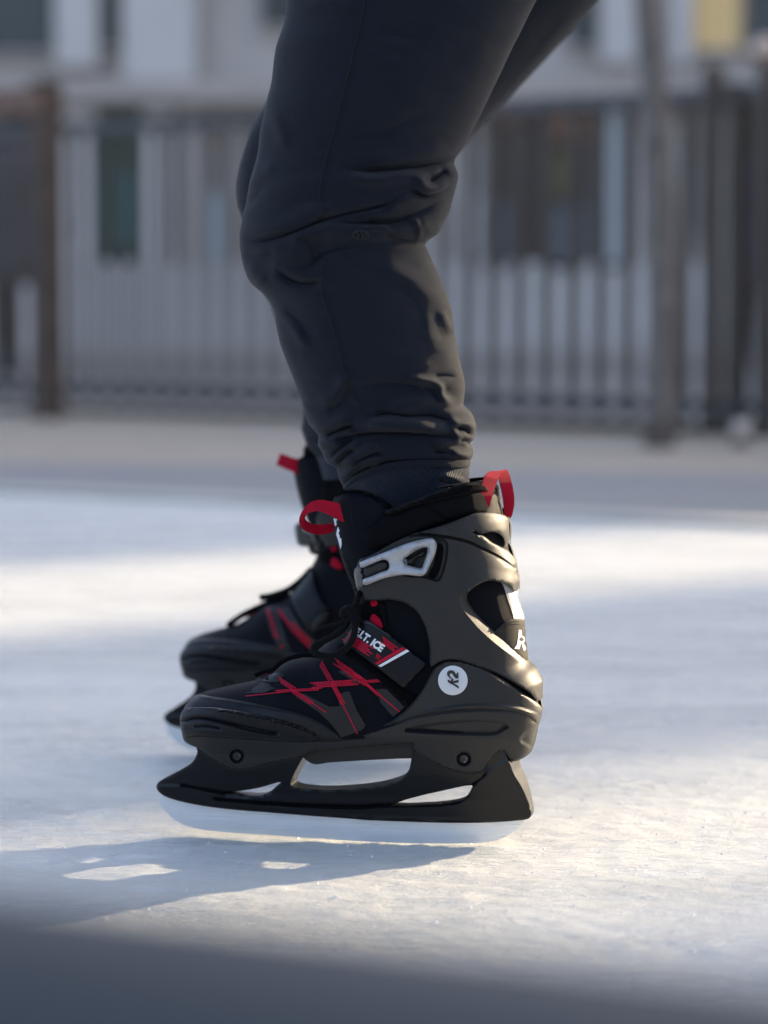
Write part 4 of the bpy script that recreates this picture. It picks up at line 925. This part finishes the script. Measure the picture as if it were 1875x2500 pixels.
# folds: 4 = whole-leg window, F = knee window, E = ankle window
NEAR_FOLDS = [
    ('F 60,890 200,915 400,870 600,790 780,740 1000,690 1200,600', -0.0065, 9, 0.75), ('F 80,830 300,840 560,740 760,690', 0.0035, 22, 1.0), ('F 90,960 250,970 440,900 600,850 800,850', 0.0040, 20, 1.0),
    ('F 780,460 900,470 1100,455 1300,425 1450,370 1540,280', -0.0085, 13, 0.8), ('F 760,520 950,520 1150,495 1270,470', 0.0045, 20, 1.0), ('F 900,400 1100,395 1300,360 1450,300', 0.0040, 26, 1.0),
    ('F 1250,480 1245,540 1290,590 1360,575 1440,530', 0.0085, 13, 1.0), ('F 1300,540 1370,500 1440,450', -0.013, 14, 1.0), ('F 1170,590 1280,625 1370,600 1460,540', -0.0085, 12, 0.8), ('F 1000,680 1180,650 1330,630 1450,590', 0.0050, 15, 1.0),
    ('F 680,800 850,800 1000,785 1150,760 1300,700 1420,620', -0.0055, 13, 0.9), ('F 850,800 1000,805 1100,790 1200,765', -0.0050, 9, 1.0), ('F 860,840 990,825 1080,870 1230,905', 0.0050, 7, 0.8), ('F 1010,850 1120,900 1240,910', -0.0065, 9, 1.0), ('F 1200,770 1235,840 1235,905', 0.0060, 6, 1.0), ('F 1240,800 1320,840 1390,830', 0.0040, 12, 1.0),
    ('F 330,1100 420,1165 520,1185 620,1165', -0.0060, 10, 0.8), ('F 250,1060 400,1020 480,940 500,860', 0.0040, 22, 1.0), ('F 480,1090 560,1060 640,990 800,960', -0.0045, 16, 1.0), ('F 100,1000 200,1020 330,990', -0.0035, 16, 1.0), ('F 160,1060 170,1130 240,1190', 0.0045, 16, 1.0),
    ('F 960,1070 1120,1120 1260,1220 1420,1330', 0.0036, 22, 1.0), ('F 1060,1200 1180,1280 1250,1400 1280,1540', -0.0012, 26, 1.0), ('F 1380,1350 1400,1420 1450,1510', 0.0055, 9, 1.0), ('F 1340,1340 1350,1450 1400,1560', -0.0016, 15, 1.0), ('F 1280,1380 1320,1520 1400,1620 1480,1680', 0.0030, 22, 1.0),
    ('F 300,1330 400,1430 470,1530 490,1620', 0.0042, 16, 1.2), ('F 360,1340 470,1440 540,1560', -0.0030, 18, 1.0), ('F 210,60 215,240 190,430 130,600 80,740', 0.0055, 16, 0.8), ('F 290,60 340,200 380,330', 0.0030, 15, 1.0), ('F 150,560 230,480 300,400', 0.0030, 16, 1.0), ('F 100,700 170,640 240,560', -0.0025, 16, 1.0),
    ('F 470,880 540,960 560,1060', -0.0030, 13, 1.0),
    ('4 700,160 800,185 900,200', -0.0015, 18, 1.0), ('4 400,60 500,45 620,80', 0.0015, 14, 1.0), ('4 1290,60 1200,250 1130,380', 0.0020, 26, 1.0), ('4 560,590 700,560 900,480', -0.0015, 22, 1.0),
    ('E 440,20 440,120 370,200 250,260', 0.0050, 18, 1.2), ('E 480,60 480,160 420,260 300,330', -0.0030, 22, 1.0), ('E 130,260 170,300 180,270', 0.0030, 8, 1.0),
    ('E 180,450 300,430 420,400 520,380', 0.0045, 14, 1.0), ('E 300,520 400,470 480,440 540,425', -0.0110, 9, 0.9), ('E 250,545 350,520 450,480 560,460', 0.0065, 9, 1.0), ('E 290,575 450,520 600,490 750,480 900,478 1100,495 1300,515', -0.0075, 8, 0.8),
    ('E 560,410 700,420 900,440 1100,450 1290,470', 0.0055, 16, 1.0), ('E 640,360 800,330 950,350 1100,345 1200,370 1290,395', -0.0070, 9, 0.8), ('E 640,400 800,375 1000,380 1150,400', 0.0030, 12, 1.0), ('E 760,310 950,260 1100,250 1250,270 1380,300', 0.0060, 18, 1.0),
    ('E 600,130 750,105 900,110 1050,140', -0.0035, 18, 1.0), ('E 930,60 1100,80 1180,120 1200,200 1280,270', 0.0065, 9, 0.9), ('E 1130,55 1240,48 1330,62', -0.0045, 9, 1.0), ('E 1220,110 1270,180 1340,240', -0.0012, 16, 1.0), ('E 1050,110 1120,170 1180,250', -0.0018, 16, 1.0),
    ('E 1290,460 1310,500 1380,510 1450,560', 0.0065, 9, 1.0), ('E 1320,450 1380,460 1440,510', -0.0120, 9, 1.0), ('E 1250,370 1300,400 1400,430 1470,480', 0.0060, 9, 1.0), ('E 1330,540 1400,560 1440,600', -0.0075, 8, 1.0), ('E 1130,590 1220,560 1340,545 1430,610', 0.0055, 9, 1.0), ('E 1130,620 1200,635 1300,640', -0.0060, 8, 1.0), ('E 1180,650 1300,640 1440,690', 0.0055, 9, 1.0),
    ('E 250,600 350,560 430,560', 0.0055, 10, 1.0), ('E 330,690 400,620 480,560 560,520', -0.0085, 8, 1.0), ('E 350,730 420,640 500,580 580,530', 0.0045, 9, 1.0), ('E 385,740 460,660 540,600', -0.0075, 7, 1.0), ('E 420,760 520,680 640,610 740,600', 0.0050, 14, 1.0), ('E 520,720 620,670 740,630', -0.0070, 8, 1.0), ('E 400,800 480,780 600,720 740,660', 0.0060, 13, 1.0), ('E 440,860 520,800 640,740 740,690', 0.0040, 12, 1.0),
    ('E 440,930 500,850 600,770 700,735', -0.0080, 10, 1.0)]
NEAR_FOLDS = [(a, h * 1.35, w, q) for a, h, w, q in NEAR_FOLDS]
V1, F1, U1 = leg_loft(NEAR_ROWS, Y_NEAR, 520, 200, 0.80, NEAR_FOLDS, seed=3)
FAR_ROWS = rows_of('980,-950;2150,-950 900,-500;2020,-440 700,-200;1800,-210 520,0;1602,0 400,180;1500,110 300,330;1350,272 238,432;1200,432 180,540;1090,548 148,640;1000,650 130,740;930,745 133,830;885,835 150,890;860,890 182,1050;850,1020 238,1192;865,1150 281,1270;880,1230 332,1420;890,1350 380,1560;900,1480 400,1640;905,1560 397,1700;912,1610 392,1740;915,1650 402,1770;905,1700 415,1805;895,1750 440,1835;885,1800 470,1870;870,1850')
FAR_FOLDS = [('4 200,560 190,700 150,800', 0.004, 18, 1), ('4 240,520 200,660 190,760', -0.004, 16, 1), ('4 400,1690 480,1670 600,1680', -0.005, 10, 1), ('4 400,1740 500,1730 650,1740', 0.005, 14, 1), ('4 405,1790 500,1775 600,1790', -0.005, 10, 1),
             ('4 1560,20 1400,180 1250,340 1120,490', 0.004, 22, 1), ('4 1450,60 1320,230 1180,400 1090,520', -0.004, 26, 1)]
V2, F2, U2 = leg_loft(FAR_ROWS, Y_FAR, 260, 120, 0.78, FAR_FOLDS, seed=5)
# cloth of the joggers
PANTS = weave('navy_jogger_cloth', (0.0042, 0.0070, 0.0138), 0.66, 0.10, 900, 0.7, spec=0.16, var=0.22)
off1 = len(V1); pl = np.array(person.location)
VV = np.concatenate([V1, V2]) - pl; FF = F1 + [tuple(off1 + i for i in f) for f in F2]
# seat: bridge the two thigh rings into one pelvis
n1, n2 = 200, 120
def ring_bridge(VV, FF):
    a = list(range(0, n1)); b = [off1 + int(j * n2 / n1) for j in range(n1)]
    return FF + [(a[j], a[(j + 1) % n1], b[(j + 1) % n1], b[j]) if b[(j + 1) % n1] != b[j] else (a[j], a[(j + 1) % n1], b[j]) for j in range(n1)]
FF = ring_bridge(VV, FF)
trousers = mesh_obj('trousers', VV, FF, PANTS, person, recalc=False, uvs=np.concatenate([U1, U2]))

# ribbed ankle cuffs
def rib_mat():
    m = weave('ribbed_cuff', (0.0080, 0.0140, 0.0270), 0.65, 0.2, 1500, 0.2, spec=0.16)
    N, L = nodes(m); b = N['Principled BSDF']; uv = N.new('ShaderNodeUVMap'); sx = N.new('ShaderNodeSeparateXYZ'); L.new(uv.outputs[0], sx.inputs[0])
    a = N.new('ShaderNodeMath'); a.operation = 'MULTIPLY'; a.inputs[1].default_value = 2 * math.pi * 150; L.new(sx.outputs[0], a.inputs[0])
    c = N.new('ShaderNodeMath'); c.operation = 'SINE'; L.new(a.outputs[0], c.inputs[0])
    bp = N.new('ShaderNodeBump'); bp.inputs['Strength'].default_value = 0.55; bp.inputs['Distance'].default_value = 0.0007
    L.new(c.outputs[0], bp.inputs['Height']); L.new(bp.outputs[0], b.inputs['Normal'])
    return m
RIB = rib_mat()
RIB_ROWS = rows_of('450,900;1414,700;112 460,945;1418,750;105 520,962;1422,800;72 620,1002;1422,860;40 700,1062;1422,930;10 780,1132;1424,1010 850,1250;1420,1080', 'E')
V3, F3, U3 = leg_loft(RIB_ROWS, Y_NEAR, 60, 160, 0.86, [('E 560,930 700,1000 780,1100', 0.004, 18, 1), ('E 640,1040 720,1060 770,1110', -0.006, 12, 1), ('E 1170,815 1280,830 1410,880', 0.003, 9, 1), ('E 1160,850 1280,880 1380,900', -0.003, 9, 1)], seed=9, noise=0.0006)
mesh_obj('ankle_rib', V3 - pl, F3, RIB, person, recalc=False, uvs=U3)
SEAM_ROWS = rows_of('440,915;1430,698;128 442,932;1432,735;126 446,942;1428,758;120', 'E')
V5, F5, U5 = leg_loft(SEAM_ROWS, Y_NEAR, 12, 160, 0.90, [], seed=9, noise=0.0003)
mesh_obj('ankle_band', V5 - pl, F5, PANTS, person, recalc=False)
V4, F4, U4 = leg_loft(rows_of('440,1800;890,1760 455,1860;885,1830 470,1940;880,1920'), Y_FAR, 20, 80, 0.8, [], seed=2, noise=0.0005)
mesh_obj('ankle_rib', V4 - pl, F4, RIB, person, recalc=False, uvs=U4)

# side seam stitching and the small tone-on-tone mark on the knee
class LegSurf:
    pass
from mathutils.bvhtree import BVHTree
bvh = BVHTree.FromPolygons([Vector(v) for v in V1], F1)
def hit(px, py, lift=0.0006):
    d = ray(px, py); d = Vector(d / np.linalg.norm(d)); h = bvh.ray_cast(Vector((0, 0, CAM_H)), d)
    return None if h[0] is None else h[0] - d * lift
SEAMT = mat('seam_thread', (0.0055, 0.0068, 0.010), 0.8)
def seam_line(s, pitch, ln, r, name):
    P = spline(Z(s), 2.0); d = np.concatenate([[0], np.cumsum(np.linalg.norm(np.diff(P, axis=0), axis=1))]); mb = MB()
    for t in np.arange(0, d[-1] - ln, pitch):
        pts = [hit(np.interp(t + ln * q, d, P[:, 0]), np.interp(t + ln * q, d, P[:, 1]), 0.0002) for q in (0, 0.5, 1)]
        if None not in pts: mb.tube([p - Vector(pl) for p in pts], r, 5)
    return mb.build(name, SEAMT, person)
S_UP = '4 652,-20 625,110 600,220 570,340 540,460 510,570 482,670 468,740 465,800 468,860 455,905'
S_LO = '4 408,948 430,1010 465,1060 478,1120 472,1170 490,1240 530,1370 560,1490 590,1580 625,1650 640,1690'
seam_line(S_UP, 2.6, 2.7, 0.0004, 'side_seam'); seam_line(S_LO, 2.6, 2.7, 0.0004, 'side_seam')
for dx in (4.5, 9.0):
    for s_ in (S_UP, S_LO):
        q = ' '.join('%g,%g' % (float(t.split(',')[0]) + dx * 1.66, float(t.split(',')[1])) if ',' in t else t for t in s_.split())
        seam_line(q, 5.0, 2.8, 0.00035, 'stitching')
mb = MB()
c0 = Z('F 858,866')[0]
ringp = [hit(c0[0] + 19 * math.cos(a), c0[1] + 11 * math.sin(a), 0.0003) for a in np.linspace(0, 2 * math.pi, 24)]
if None not in ringp: mb.tube([p - Vector(pl) for p in ringp], 0.0005, 6)
for s_ in ('F 830,850 845,870 838,885', 'F 858,845 872,868 866,888', 'F 884,848 892,866 886,880'):
    pp = [hit(x, y, 0.0003) for x, y in spline(Z(s_), 4)]
    if None not in pp: mb.tube([p - Vector(pl) for p in pp], 0.0006, 6)
mb.build('emblem', mat('emblem_rubber', (0.006, 0.008, 0.012), 0.4), person)

# ================================================================== foreground rail, far out of focus
RAILM = mat('grey_painted_rail', (0.050, 0.058, 0.066), 0.6, spec=0.25, var=0.06, noise=3)
RY = 0.60
pL, pR = at_y(-100, 2180, RY), at_y(1975, 2440, RY)
rail = empty('rink_rail', ((pL[0] + pR[0]) / 2, RY, 0.0)); tag(rail, 'smooth grey padded rail top in front of the ice, blurred', 'rail')
dirv = (pR - pL) / np.linalg.norm(pR - pL); c_ = (pL + pR) / 2
up_ = np.array([0, 0, 1.0]); r_ = 0.055
cl = [Vector(c_ + dirv * s - up_ * r_ - np.array(rail.location)) for s in np.linspace(-1.6, 1.6, 5)]
MB().tube(cl, r_, 40).build('pad', RAILM, rail)
for s in (-1.2, -0.55, 0.55, 1.2):
    b_ = c_ + dirv * s - up_ * r_ - np.array(rail.location)
    MB().tube([(b_[0], b_[1] + 0.0, 0.0), (b_[0], b_[1], b_[2])], 0.018, 12).build('leg', IRON2, rail)
